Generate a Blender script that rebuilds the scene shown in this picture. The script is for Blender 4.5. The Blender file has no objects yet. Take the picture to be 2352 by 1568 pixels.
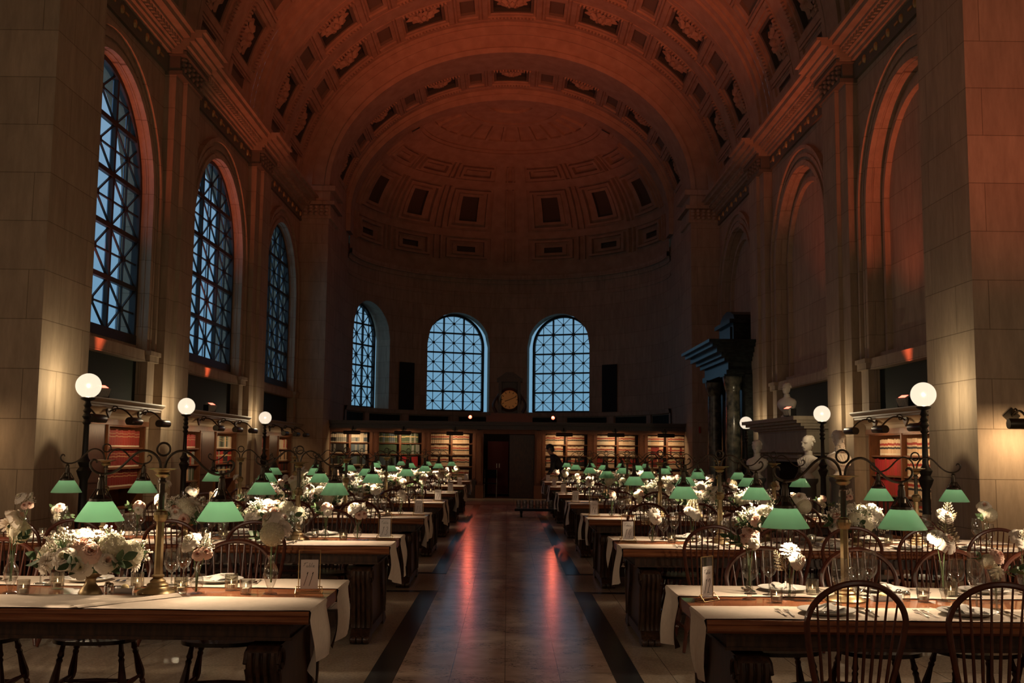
import bpy, bmesh, math, random
from mathutils import Vector, Matrix
PI = math.pi
random.seed(7)
sc = bpy.context.scene
COL = sc.collection

# ------------------------------------------------------------------ camera
cam_d = bpy.data.cameras.new('camera')
cam = bpy.data.objects.new('camera', cam_d)
COL.objects.link(cam)
sc.camera = cam
F_PX = 2416.0
cam_d.sensor_width = 36.0
cam_d.lens = 36.0 * F_PX / 2352.0
CAM_Z = 1.525
PITCH, YAW, ROLL = 0.10387, 0.00327, 0.010555
_F = Vector((math.sin(YAW) * math.cos(PITCH), math.cos(YAW) * math.cos(PITCH), math.sin(PITCH)))
_R = Vector((math.cos(YAW), -math.sin(YAW), 0))
_U = _R.cross(_F)
R2 = math.cos(ROLL) * _R + math.sin(ROLL) * _U
U2 = -math.sin(ROLL) * _R + math.cos(ROLL) * _U
M = Matrix((R2, U2, -_F)).transposed().to_4x4()
M.translation = Vector((0, 0, CAM_Z))
cam.matrix_world = M
cam_d.clip_start = 0.05
cam_d.clip_end = 300
cam_d.dof.use_dof = True
cam_d.dof.focus_distance = 6.2
cam_d.dof.aperture_fstop = 8.0

def seen(x, y, z, margin=160):
    d = Vector((x, y, z - CAM_Z))
    k = d.dot(_F)
    if k < .3: return False
    u = 1176 + F_PX * d.dot(R2) / k
    v = 784 - F_PX * d.dot(U2) / k
    return -margin < u < 2352 + margin and -margin < v < 1568 + margin

# ------------------------------------------------------------------ render look
sc.view_settings.view_transform = 'Standard'
sc.view_settings.look = 'None'
sc.view_settings.gamma = 1.0
sc.view_settings.use_curve_mapping = False
sc.view_settings.exposure = 0.0
cy = sc.cycles
cy.use_denoising = True
cy.max_bounces = 7
cy.diffuse_bounces = 4
cy.glossy_bounces = 3
cy.transmission_bounces = 4
cy.transparent_max_bounces = 20
cy.caustics_reflective = False
cy.caustics_refractive = False
cy.sample_clamp_indirect = 2.0
cy.use_light_tree = True

# ------------------------------------------------------------------ dusk sky
world = bpy.data.worlds.new('dusk'); sc.world = world
world.use_nodes = True
nt = world.node_tree; nt.nodes.clear()
wo = nt.nodes.new('ShaderNodeOutputWorld'); bg = nt.nodes.new('ShaderNodeBackground')
geo = nt.nodes.new('ShaderNodeTexCoord'); sep = nt.nodes.new('ShaderNodeSeparateXYZ')
nt.links.new(geo.outputs['Generated'], sep.inputs[0])
rmp = nt.nodes.new('ShaderNodeValToRGB')
rmp.color_ramp.elements[0].position = -0.0; rmp.color_ramp.elements[0].color = (.095, .215, .315, 1)
rmp.color_ramp.elements[1].position = .35; rmp.color_ramp.elements[1].color = (.15, .245, .355, 1)
nt.links.new(sep.outputs['Z'], rmp.inputs[0])
nt.links.new(rmp.outputs[0], bg.inputs['Color'])
bg.inputs['Strength'].default_value = 1.5
nt.links.new(bg.outputs[0], wo.inputs[0])

# ------------------------------------------------------------------ lights
WARM = (1.0, .75, .50)
RED = (1.0, .155, .066)
def point(loc, watts, color=WARM, r=.03):
    l = bpy.data.lights.new('lamp_light', 'POINT'); l.energy = watts; l.color = color; l.shadow_soft_size = r
    o = bpy.data.objects.new('lamp_light', l); COL.objects.link(o); o.location = loc
    return o
def spot(loc, aim, watts, color, angle=60, blend=.5, r=.05):
    l = bpy.data.lights.new('spot_light', 'SPOT'); l.energy = watts; l.color = color; l.shadow_soft_size = r
    l.spot_size = math.radians(angle); l.spot_blend = blend
    o = bpy.data.objects.new('spot_light', l); COL.objects.link(o); o.location = loc
    o.rotation_euler = (Vector(aim) - Vector(loc)).to_track_quat('-Z', 'Y').to_euler()
    return o
# red event uplights stand on the bookcase tops, on the mantel and on the screen cornice
UP_W = 420
UPLIGHTS = [(-6.5, 16.75, 2.5), (-6.5, 22.9, 2.5), (6.5, 17.1, 2.5), (5.85, 21.75, 2.48)]
for (x, y, z) in UPLIGHTS:
    s = -1 if x < 0 else 1
    spot((x - s * .05, y, z + .12), (s * 4.6, y + 3.2, 12.5), UP_W, RED, 62, .9)
for x in (-1.22, 1.47):
    spot((x, 34.2, 2.62), (x * .3, 40.5, 12.9), 230, RED, 52, .5)
# out-of-view hall: fill lights added up high, only the last pair at globe height
for y, w, z in ((-6.5, 90, 4.6), (.2, 75, 4.6), (6.9, 30, 2.4)):
    for s in (-1, 1):
        point((s * 5.9, y, z), w, (1, .80, .62), .16)
for (x, y, w) in ((-2.6, 6.5, 2600), (2.6, 6.5, 4000)):  # unseen red floods without fixtures, ahead of the camera, for arch and vault
    spot((x, y, 2.2), (x * -.2, 32.6, 16.4), w, RED, 30, 1.0)
for (x, y, w) in ((-4.6, 13.6, 900), (4.6, 13.6, 2400)):
    spot((x, y, 2.4), (-x * .35, 29, 16.2), w, RED, 60, .9)
spot((5.0, 6.5, 2.5), (6.7, 13.0, 7.5), 560, RED, 60, .9)
LAMP_W = 24.0
GLOBE_W = 40.0
PIC_W = 4.0

# ------------------------------------------------------------------ materials
MATS = {}
def mat(name, color=(.5, .5, .5), rough=.5, metal=0.0, spec=.5, coat=0.0, bump=None, var=None, emis=None, estr=0, sub=0):
    if name in MATS: return MATS[name]
    m = bpy.data.materials.new(name); m.use_nodes = True
    n = m.node_tree.nodes; L = m.node_tree.links; b = n['Principled BSDF']
    b.inputs['Base Color'].default_value = (*color, 1)
    b.inputs['Roughness'].default_value = rough
    b.inputs['Metallic'].default_value = metal
    b.inputs['Specular IOR Level'].default_value = spec
    b.inputs['Coat Weight'].default_value = coat
    if emis:
        b.inputs['Emission Color'].default_value = (*emis, 1); b.inputs['Emission Strength'].default_value = estr
    if var or bump:
        tc = n.new('ShaderNodeTexCoord'); mp = n.new('ShaderNodeMapping'); L.new(tc.outputs['Object'], mp.inputs[0])
        nz = n.new('ShaderNodeTexNoise'); L.new(mp.outputs[0], nz.inputs['Vector'])
        if var:
            c2, scale, stretch = var
            mp.inputs['Scale'].default_value = stretch
            nz.inputs['Scale'].default_value = scale; nz.inputs['Detail'].default_value = 6
            mx = n.new('ShaderNodeMix'); mx.data_type = 'RGBA'
            rp = n.new('ShaderNodeValToRGB'); rp.color_ramp.elements[0].position = .35; rp.color_ramp.elements[1].position = .65
            L.new(nz.outputs['Fac'], rp.inputs[0]); L.new(rp.outputs[0], mx.inputs['Factor'])
            mx.inputs['A'].default_value = (*color, 1); mx.inputs['B'].default_value = (*c2, 1)
            L.new(mx.outputs['Result'], b.inputs['Base Color'])
        if bump:
            n2 = n.new('ShaderNodeTexNoise'); n2.inputs['Scale'].default_value = bump[0]; L.new(tc.outputs['Object'], n2.inputs['Vector'])
            bp = n.new('ShaderNodeBump'); bp.inputs['Strength'].default_value = bump[1]; bp.inputs['Distance'].default_value = bump[2]
            L.new(n2.outputs['Fac'], bp.inputs['Height']); L.new(bp.outputs[0], b.inputs['Normal'])
    MATS[name] = m
    return m

def thin_glass(name, tint=(.93, .94, .93), rough=.05, extra=.17, edge=.92):
    m = bpy.data.materials.new(name); m.use_nodes = True
    n = m.node_tree.nodes; L = m.node_tree.links; n.clear()
    out = n.new('ShaderNodeOutputMaterial'); mx = n.new('ShaderNodeMixShader')
    tr = n.new('ShaderNodeBsdfTransparent'); tr.inputs[0].default_value = (*tint, 1)
    gl = n.new('ShaderNodeBsdfGlossy'); gl.inputs['Roughness'].default_value = rough
    lw = n.new('ShaderNodeLayerWeight'); lw.inputs['Blend'].default_value = .35
    mr = n.new('ShaderNodeMapRange'); mr.inputs['To Min'].default_value = extra; mr.inputs['To Max'].default_value = edge
    pw = n.new('ShaderNodeMath'); pw.operation = 'POWER'; pw.inputs[1].default_value = 1.6
    L.new(lw.outputs['Facing'], pw.inputs[0]); L.new(pw.outputs[0], mr.inputs['Value'])
    L.new(mr.outputs[0], mx.inputs[0]); L.new(tr.outputs[0], mx.inputs[1]); L.new(gl.outputs[0], mx.inputs[2])
    L.new(mx.outputs[0], out.inputs[0])
    MATS[name] = m
    return m

def stone(name, c1, c2, joint, bw=1.5, bh=.62, rough=.75, jw=.006):
    m = bpy.data.materials.new(name); m.use_nodes = True
    n = m.node_tree.nodes; L = m.node_tree.links; b = n['Principled BSDF']
    b.inputs['Roughness'].default_value = rough; b.inputs['Specular IOR Level'].default_value = .25
    tc = n.new('ShaderNodeTexCoord'); sp = n.new('ShaderNodeSeparateXYZ'); L.new(tc.outputs['Object'], sp.inputs[0])
    ge = n.new('ShaderNodeNewGeometry'); sn = n.new('ShaderNodeSeparateXYZ'); L.new(ge.outputs['True Normal'], sn.inputs[0])
    ab = n.new('ShaderNodeMath'); ab.operation = 'ABSOLUTE'; L.new(sn.outputs['X'], ab.inputs[0])
    gt = n.new('ShaderNodeMath'); gt.operation = 'GREATER_THAN'; gt.inputs[1].default_value = .6; L.new(ab.outputs[0], gt.inputs[0])
    um = n.new('ShaderNodeMix'); L.new(gt.outputs[0], um.inputs['Factor']); L.new(sp.outputs['X'], um.inputs['A']); L.new(sp.outputs['Y'], um.inputs['B'])
    cb = n.new('ShaderNodeCombineXYZ'); L.new(um.outputs['Result'], cb.inputs['X']); L.new(sp.outputs['Z'], cb.inputs['Y'])
    br = n.new('ShaderNodeTexBrick'); L.new(cb.outputs[0], br.inputs['Vector'])
    br.inputs['Scale'].default_value = 1.0; br.inputs['Brick Width'].default_value = bw; br.inputs['Row Height'].default_value = bh
    br.inputs['Mortar Size'].default_value = jw; br.inputs['Mortar Smooth'].default_value = .4; br.inputs['Bias'].default_value = 0
    br.inputs['Color1'].default_value = (*c1, 1); br.inputs['Color2'].default_value = (*c2, 1); br.inputs['Mortar'].default_value = (*joint, 1)
    nz = n.new('ShaderNodeTexNoise'); nz.inputs['Scale'].default_value = 2.2; nz.inputs['Detail'].default_value = 8; nz.inputs['Roughness'].default_value = .7
    mp = n.new('ShaderNodeMapping'); mp.inputs['Scale'].default_value = (3, 3, .6); L.new(tc.outputs['Object'], mp.inputs[0]); L.new(mp.outputs[0], nz.inputs['Vector'])
    mr = n.new('ShaderNodeMapRange'); mr.inputs['From Min'].default_value = .3; mr.inputs['From Max'].default_value = .7; mr.inputs['To Min'].default_value = .78; mr.inputs['To Max'].default_value = 1.15
    L.new(nz.outputs['Fac'], mr.inputs['Value'])
    mx = n.new('ShaderNodeMix'); mx.data_type = 'RGBA'; mx.blend_type = 'MULTIPLY'; mx.inputs['Factor'].default_value = 1
    L.new(br.outputs['Color'], mx.inputs['A']); L.new(mr.outputs[0], mx.inputs['B'])
    L.new(mx.outputs['Result'], b.inputs['Base Color'])
    bp = n.new('ShaderNodeBump'); bp.inputs['Strength'].default_value = .35; bp.inputs['Distance'].default_value = .01
    iv = n.new('ShaderNodeMath'); iv.operation = 'SUBTRACT'; iv.inputs[0].default_value = 1; L.new(br.outputs['Fac'], iv.inputs[1])
    L.new(iv.outputs[0], bp.inputs['Height']); L.new(bp.outputs[0], b.inputs['Normal'])
    MATS[name] = m
    return m

STONE = stone('limestone', (.46, .36, .255), (.40, .31, .22), (.22, .165, .11))
PLASTER = mat('vault_plaster', (.42, .33, .23), .85, var=((.34, .26, .18), 3.0, (1, 1, 1)), bump=(26, .25, .02), spec=.2)
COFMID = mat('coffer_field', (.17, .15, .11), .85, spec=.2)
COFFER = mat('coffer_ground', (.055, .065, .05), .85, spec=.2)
GILT = mat('gilded_ornament', (.55, .38, .16), .45, metal=.6)
GREENWALL = mat('dark_green_panel', (.020, .028, .020), .7, spec=.15)
OAK = mat('oak_bookcase', (.22, .085, .035), .42, var=((.13, .048, .02), 5, (14, 14, 1.2)), spec=.4)
DARKWOOD = mat('dark_carved_wood', (.075, .034, .018), .38, var=((.028, .014, .009), 5, (10, 10, 1.5)))
TABLEWOOD = mat('table_top_wood', (.33, .125, .052), .26, var=((.19, .06, .025), 3, (1.0, 16, 16)), coat=.3)
CHAIRWOOD = mat('chair_mahogany', (.105, .026, .012), .30, var=((.066, .016, .009), 6, (6, 6, 3)), coat=.25)
SEATWOOD = mat('chair_seat_wood', (.050, .030, .018), .28, var=((.03, .018, .012), 6, (10, 2, 2)), coat=.3)
BRASS = mat('aged_brass', (.38, .275, .15), .42, metal=1.0, var=((.25, .18, .095), 14, (1, 1, 1)))
BRONZE = mat('dark_bronze', (.060, .048, .034), .38, metal=.75)
IRON = mat('black_iron', (.018, .017, .016), .45, metal=.4)
LINEN = mat('linen_runner', (.66, .56, .46), .9, var=((.61, .515, .42), 40, (1, 1, 1)), bump=(9, .25, .012), spec=.15)
NAPKIN = mat('white_napkin', (.70, .66, .60), .9, bump=(14, .2, .01), spec=.15)
CHINA = mat('white_china', (.74, .72, .67), .18)
SILVER = mat('cutlery_steel', (.62, .58, .52), .2, metal=1.0)
GOLD = mat('gold_frame', (.72, .52, .26), .3, metal=1.0)
MARBLE = mat('white_marble', (.82, .76, .67), .5, var=((.74, .68, .59), 5, (1, 1, 1)))
BLACKMARBLE = mat('black_marble', (.012, .014, .015), .26, spec=.2, var=((.026, .032, .031), 7, (1, 1, 2.5)))
GREYMARBLE = mat('grey_marble', (.12, .125, .12), .35)
BLACK = mat('matt_black', (.010, .010, .010), .8)
CLOTHES = mat('black_clothes', (.010, .010, .011), .8)
SKIN = mat('skin', (.42, .22, .15), .55)
HAIR = mat('dark_hair', (.012, .009, .007), .5)
WAX = mat('candle_wax', (.80, .72, .60), .5)
FLAME = mat('candle_flame', (1, .6, .25), .5, emis=(1, .62, .26), estr=9)
LEAFM = mat('green_leaves', (.050, .085, .035), .6, spec=.3)
STEMM = mat('green_stem', (.10, .16, .06), .55)
FERN = mat('dried_fern', (.40, .31, .19), .8)
PAPER = mat('white_card', (.76, .71, .66), .8)
INK = mat('black_ink', (.02, .018, .016), .7)
LED = mat('red_led', (1, .2, .1), .5, emis=(1, .20, .12), estr=3.2)
LEDWHITE = mat('red_led_core', (1, .5, .3), .5, emis=(1, .13, .07), estr=5)
WINBAR = mat('window_iron', (.022, .020, .018), .55)
OUTBAR = mat('outer_sash', (.30, .52, .75), .6)
GLASS = thin_glass('clear_glass')
GLASS_STEM = thin_glass('clear_glass_stem', (.88, .89, .87), .06, .30, .9)
SMOKE = thin_glass('smoky_glass', (.86, .84, .80))
PANE = thin_glass('window_glass', (.95, .97, .98), .12, .01, .22)
WATER = thin_glass('water', (.90, .93, .88), .02, .06)
PANEL_ACRYLIC = thin_glass('acrylic', (.93, .93, .93), .04, .05)

def lampglass(name, col, tw, trans=0.0, emis=None, es=0):
    m = bpy.data.materials.new(name); m.use_nodes = True
    n = m.node_tree.nodes; L = m.node_tree.links; n.clear()
    out = n.new('ShaderNodeOutputMaterial')
    t = n.new('ShaderNodeBsdfTranslucent'); t.inputs[0].default_value = (*col, 1)
    d = n.new('ShaderNodeBsdfPrincipled'); d.inputs['Base Color'].default_value = (*col, 1); d.inputs['Roughness'].default_value = .12
    mx = n.new('ShaderNodeMixShader'); mx.inputs[0].default_value = tw
    L.new(d.outputs[0], mx.inputs[1]); L.new(t.outputs[0], mx.inputs[2])
    last = mx.outputs[0]
    if emis:
        e = n.new('ShaderNodeEmission'); e.inputs[0].default_value = (*emis, 1); e.inputs[1].default_value = es
        ad = n.new('ShaderNodeAddShader'); L.new(last, ad.inputs[0]); L.new(e.outputs[0], ad.inputs[1]); last = ad.outputs[0]
    if trans:
        tr = n.new('ShaderNodeBsdfTransparent'); m2 = n.new('ShaderNodeMixShader'); m2.inputs[0].default_value = trans
        L.new(last, m2.inputs[1]); L.new(tr.outputs[0], m2.inputs[2]); last = m2.outputs[0]
    L.new(last, out.inputs[0]); MATS[name] = m
    return m
def petal_mat(name, c):
    m = lampglass(name, c, .30)
    for n in m.node_tree.nodes:
        if n.type == 'BSDF_PRINCIPLED': n.inputs['Roughness'].default_value = .8; n.inputs['Specular IOR Level'].default_value = .15
    return m
PETALW = petal_mat('cream_petals', (.88, .80, .68))
PETALB = petal_mat('blush_petals', (.86, .60, .48))
PETALY = petal_mat('ivory_petals', (.83, .77, .58))
PETALC = petal_mat('rose_heart', (.62, .30, .22))
SHADE = lampglass('green_cased_glass', (.48, .76, .62), .74)
OPAL = lampglass('opal_globe', (.025, .022, .02), .35, .45, (1.0, .86, .69), .92)

# floor
def floor_mat(name, c1, c2, joint, w, h, rough, vein=None, axis='XY'):
    m = bpy.data.materials.new(name); m.use_nodes = True
    n = m.node_tree.nodes; L = m.node_tree.links; b = n['Principled BSDF']
    tc = n.new('ShaderNodeTexCoord'); mp = n.new('ShaderNodeMapping'); L.new(tc.outputs['Object'], mp.inputs[0])
    mp.inputs['Rotation'].default_value = (0, 0, PI / 2); mp.inputs['Location'].default_value = (0, .745, 0)
    br = n.new('ShaderNodeTexBrick'); L.new(mp.outputs[0], br.inputs['Vector'])
    br.inputs['Scale'].default_value = 1; br.inputs['Brick Width'].default_value = w; br.inputs['Row Height'].default_value = h
    br.inputs['Mortar Size'].default_value = .0022; br.inputs['Bias'].default_value = 0
    br.inputs['Color1'].default_value = (*c1, 1); br.inputs['Color2'].default_value = (*c2, 1); br.inputs['Mortar'].default_value = (*joint, 1)
    col = br.outputs['Color']
    nz = n.new('ShaderNodeTexNoise'); nz.inputs['Scale'].default_value = 60 if not vein else 5; nz.inputs['Detail'].default_value = 4
    L.new(tc.outputs['Object'], nz.inputs['Vector'])
    mr = n.new('ShaderNodeMapRange'); mr.inputs['From Min'].default_value = .3; mr.inputs['From Max'].default_value = .7; mr.inputs['To Min'].default_value = .75; mr.inputs['To Max'].default_value = 1.2
    L.new(nz.outputs['Fac'], mr.inputs['Value'])
    mx = n.new('ShaderNodeMix'); mx.data_type = 'RGBA'; mx.blend_type = 'MULTIPLY'; mx.inputs['Factor'].default_value = 1
    L.new(col, mx.inputs['A']); L.new(mr.outputs[0], mx.inputs['B']); col = mx.outputs['Result']
    if vein:
        m2 = n.new('ShaderNodeMapping'); m2.inputs['Scale'].default_value = (6, 20, 1); L.new(tc.outputs['Object'], m2.inputs[0])
        v = n.new('ShaderNodeTexNoise'); v.inputs['Scale'].default_value = 1.5; v.inputs['Detail'].default_value = 5; v.inputs['Distortion'].default_value = 1.2; L.new(m2.outputs[0], v.inputs['Vector'])
        ms = n.new('ShaderNodeTexNoise'); ms.inputs['Scale'].default_value = 2.2; ms.inputs['Detail'].default_value = 2; L.new(tc.outputs['Object'], ms.inputs['Vector'])
        sb = n.new('ShaderNodeMath'); sb.operation = 'SUBTRACT'; L.new(v.outputs['Fac'], sb.inputs[0]); sb.inputs[1].default_value = .5
        ab = n.new('ShaderNodeMath'); ab.operation = 'ABSOLUTE'; L.new(sb.outputs[0], ab.inputs[0])
        r1 = n.new('ShaderNodeMapRange'); r1.inputs['From Min'].default_value = .010; r1.inputs['From Max'].default_value = .028; r1.inputs['To Min'].default_value = 1; r1.inputs['To Max'].default_value = 0; L.new(ab.outputs[0], r1.inputs['Value'])
        r2 = n.new('ShaderNodeMapRange'); r2.inputs['From Min'].default_value = .44; r2.inputs['From Max'].default_value = .53; L.new(ms.outputs['Fac'], r2.inputs['Value'])
        ml = n.new('ShaderNodeMath'); ml.operation = 'MULTIPLY'; L.new(r1.outputs[0], ml.inputs[0]); L.new(r2.outputs[0], ml.inputs[1])
        mv = n.new('ShaderNodeMix'); mv.data_type = 'RGBA'; L.new(ml.outputs[0], mv.inputs['Factor']); L.new(col, mv.inputs['A']); mv.inputs['B'].default_value = (.02, .016, .013, 1)
        col = mv.outputs['Result']
    L.new(col, b.inputs['Base Color'])
    b.inputs['Roughness'].default_value = rough; b.inputs['Specular IOR Level'].default_value = .24
    MATS[name] = m
    return m
TRAV = floor_mat('travertine_floor', (.62, .47, .37), (.53, .405, .32), (.10, .08, .06), 1.25, .3725, .20, vein=True)
TERR = floor_mat('terrazzo_floor', (.47, .375, .275), (.41, .325, .24), (.09, .07, .055), 1.7, .95, .22)
DARKSTRIP = mat('dark_marble_strip', (.022, .024, .024), .24, var=((.03, .034, .032), 9, (1, 1, 1)))

# ------------------------------------------------------------------ mesh helpers
class MB:
    def __init__(s): s.v = []; s.f = []; s.m = []; s.cm = 0
    def mat(s, i): s.cm = i; return s
    def face(s, idx): s.f.append(tuple(idx)); s.m.append(s.cm)
    def quad(s, a, b, c, d):
        k = len(s.v); s.v += [tuple(a), tuple(b), tuple(c), tuple(d)]; s.face((k, k + 1, k + 2, k + 3))
    def poly(s, pts):
        k = len(s.v); s.v += [tuple(p) for p in pts]; s.face(range(k, k + len(pts)))
    def grid(s, rows, close_u=False, close_v=False):
        k = len(s.v); nr = len(rows); nc = len(rows[0])
        for r in rows: s.v += [tuple(p) for p in r]
        for i in range(nr if close_v else nr - 1):
            for j in range(nc if close_u else nc - 1):
                a = k + i * nc + j; b = k + i * nc + (j + 1) % nc; i2 = (i + 1) % nr
                c = k + i2 * nc + (j + 1) % nc; d = k + i2 * nc + j
                s.face((a, b, c, d))
        return k
    def box(s, x0, x1, y0, y1, z0, z1, T=None):
        c = [(x0, y0, z0), (x1, y0, z0), (x1, y1, z0), (x0, y1, z0), (x0, y0, z1), (x1, y0, z1), (x1, y1, z1), (x0, y1, z1)]
        if T: c = [tuple(T(*p)) for p in c]
        k = len(s.v); s.v += c
        for f in ((0, 3, 2, 1), (4, 5, 6, 7), (0, 1, 5, 4), (1, 2, 6, 5), (2, 3, 7, 6), (3, 0, 4, 7)): s.face([k + i for i in f])
    def lathe(s, prof, n=16, c=(0, 0, 0), capb=False, capt=False, sx=1, sy=1):
        rows = [[(c[0] + r * sx * math.cos(2 * PI * j / n), c[1] + r * sy * math.sin(2 * PI * j / n), c[2] + z) for j in range(n)] for r, z in prof]
        k = s.grid(rows, close_u=True)
        if capb: s.face([k + j for j in reversed(range(n))])
        if capt: s.face([k + (len(prof) - 1) * n + j for j in range(n)])
    def tube(s, pts, r, n=8, caps=True, closed=False):
        pts = [Vector(p) for p in pts]; m = len(pts)
        rr = r if isinstance(r, (list, tuple)) else [r] * m
        up = None; rows = []
        for i, p in enumerate(pts):
            if closed: t = pts[(i + 1) % m] - pts[i - 1]
            else: t = pts[min(i + 1, m - 1)] - pts[max(i - 1, 0)]
            t.normalize()
            if up is None:
                up = Vector((0, 0, 1)) if abs(t.z) < .9 else Vector((0, 1, 0))
            a = t.cross(up)
            if a.length < 1e-6: a = t.orthogonal()
            a.normalize(); b = a.cross(t); b.normalize(); up = b
            rows.append([p + a * rr[i] * math.cos(2 * PI * j / n) + b * rr[i] * math.sin(2 * PI * j / n) for j in range(n)])
        k = s.grid(rows, close_u=True, close_v=closed)
        if caps and not closed:
            s.face([k + j for j in reversed(range(n))]); s.face([k + (m - 1) * n + j for j in range(n)])
    def sphere(s, c, r, nu=12, nv=8, sx=1, sy=1, sz=1):
        prof = [(r * math.sin(PI * i / nv) + (1e-5 if i in (0, nv) else 0), -r * sz * math.cos(PI * i / nv)) for i in range(nv + 1)]
        s.lathe(prof, nu, c, sx=sx, sy=sy)
    def prism(s, outline, a, b, T=None):
        # outline in (p, q); swept from a to b along the third axis; T(p, q, t) -> xyz
        T = T or (lambda p, q, t: (p, q, t))
        k = len(s.v); n = len(outline)
        s.v += [tuple(T(p, q, a)) for p, q in outline] + [tuple(T(p, q, b)) for p, q in outline]
        s.face([k + i for i in reversed(range(n))]); s.face([k + n + i for i in range(n)])
        for i in range(n): s.face((k + i, k + (i + 1) % n, k + n + (i + 1) % n, k + n + i))
    def mesh(s, name, mats, smooth=False):
        me = bpy.data.meshes.new(name); me.from_pydata(s.v, [], s.f)
        for m in (mats if isinstance(mats, (list, tuple)) else [mats]): me.materials.append(m)
        if len(me.materials) > 1: me.polygons.foreach_set('material_index', s.m)
        if smooth: me.polygons.foreach_set('use_smooth', [True] * len(me.polygons))
        me.update()
        bm = bmesh.new(); bm.from_mesh(me)
        bmesh.ops.remove_doubles(bm, verts=bm.verts, dist=1e-5)
        bmesh.ops.recalc_face_normals(bm, faces=bm.faces)
        bm.to_mesh(me); bm.free()
        if smooth:
            try: me.set_sharp_from_angle(angle=math.radians(40))
            except Exception: pass
        return me
    def build(s, name, mats, parent=None, smooth=False):
        o = bpy.data.objects.new(name, s.mesh(name, mats, smooth)); COL.objects.link(o)
        if parent: o.parent = parent
        return o

def obj(name, me, parent=None, loc=None, rot=None, scale=None):
    o = bpy.data.objects.new(name, me); COL.objects.link(o)
    if parent: o.parent = parent
    if loc: o.location = loc
    if rot: o.rotation_euler = rot
    if scale: o.scale = scale if isinstance(scale, (tuple, list)) else (scale,) * 3
    return o
def tag(o, label, cat, group=None):
    o['label'] = label; o['category'] = cat
    if group: o['group'] = group
    return o
def thing(name, label, cat, loc=(0, 0, 0), rz=0, group=None):
    o = bpy.data.objects.new(name, None); COL.objects.link(o)
    o.empty_display_size = .05; o.location = loc; o.rotation_euler = (0, 0, rz)
    return tag(o, label, cat, group)
KIDS = {}
def kids(o):
    return [c for c in bpy.data.objects if c.parent == o]
def dup(root, loc, rz=0, label=None, group=None, tree=None):
    # tree: cached list of (child, [grandchildren]) of root
    r = root.copy(); COL.objects.link(r); r.location = loc; r.rotation_euler = (0, 0, rz)
    if label: r['label'] = label
    if group: r['group'] = group
    for ch, gs in (tree or []):
        c = ch.copy(); COL.objects.link(c); c.parent = r
        for g in gs:
            d = g.copy(); COL.objects.link(d); d.parent = c
    return r
def tree_of(root):
    return [(c, kids(c)) for c in kids(root)]
def struct(o, label=None):
    o['kind'] = 'structure'
    if label: o['label'] = label
    return o
# ------------------------------------------------------------------ the hall: dimensions (metres)
WX = 6.72                      # wall plane
BAYS = (17.15, 23.75, 30.4)    # bay centres along the hall
SPRING, OPEN_H, ARCH_O = 6.05, 2.05, 2.5
VA, VB, VZ = 6.72, 5.55, 9.88  # vault half width, rise, spring height
def FRAME(o, ud, nd):
    return lambda u, v, w: (o[0] + ud[0] * u + nd[0] * w, o[1] + ud[1] * u + nd[1] * w, v)
LEFT = FRAME((-WX, 0), (0, 1), (1, 0))
RIGHT = FRAME((WX, 0), (0, 1), (-1, 0))

def arch_pts(uc, r, zs, z0, n=28):
    return [(uc - r, z0)] + [(uc - r * math.cos(PI * i / n), zs + r * math.sin(PI * i / n)) for i in range(n + 1)] + [(uc + r, z0)]
def arch_wall(mb, Fr, u0, u1, z0, z1, uc, r, zs, w=0, n=28):
    mb.quad(Fr(u0, z0, w), Fr(uc - r, z0, w), Fr(uc - r, z1, w), Fr(u0, z1, w))
    mb.quad(Fr(uc + r, z0, w), Fr(u1, z0, w), Fr(u1, z1, w), Fr(uc + r, z1, w))
    P = arch_pts(uc, r, zs, z0, n)[1:-1]
    for a, b in zip(P[:-1], P[1:]): mb.quad(Fr(a[0], a[1], w), Fr(b[0], b[1], w), Fr(b[0], z1, w), Fr(a[0], z1, w))
def arch_band(mb, Fr, uc, r1, r2, zs, z0, w0, w1, n=28):
    A = arch_pts(uc, r1, zs, z0, n); B = arch_pts(uc, r2, zs, z0, n)
    mb.grid([[Fr(*p, w0) for p in A], [Fr(*p, w1) for p in A], [Fr(*p, w1) for p in B], [Fr(*p, w0) for p in B]])
def ubox(mb, Fr, u0, u1, z0, z1, w0, w1):
    mb.box(u0, u1, z0, z1, w0, w1, T=Fr)
def bar(mb, Fr, a, b, wid, w0, w1):
    a = Vector((a[0], a[1])); b = Vector((b[0], b[1])); d = b - a
    if d.length < 1e-4: return
    d.normalize(); p = Vector((-d.y, d.x)) * wid / 2
    q = [a + p, a - p, b - p, b + p]
    k = len(mb.v)
    for w in (w0, w1):
        for x in q: mb.v.append(tuple(Fr(x.x, x.y, w)))
    for f in ((0, 1, 2, 3), (7, 6, 5, 4), (0, 4, 5, 1), (1, 5, 6, 2), (2, 6, 7, 3), (3, 7, 4, 0)): mb.face([k + i for i in f])

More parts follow.
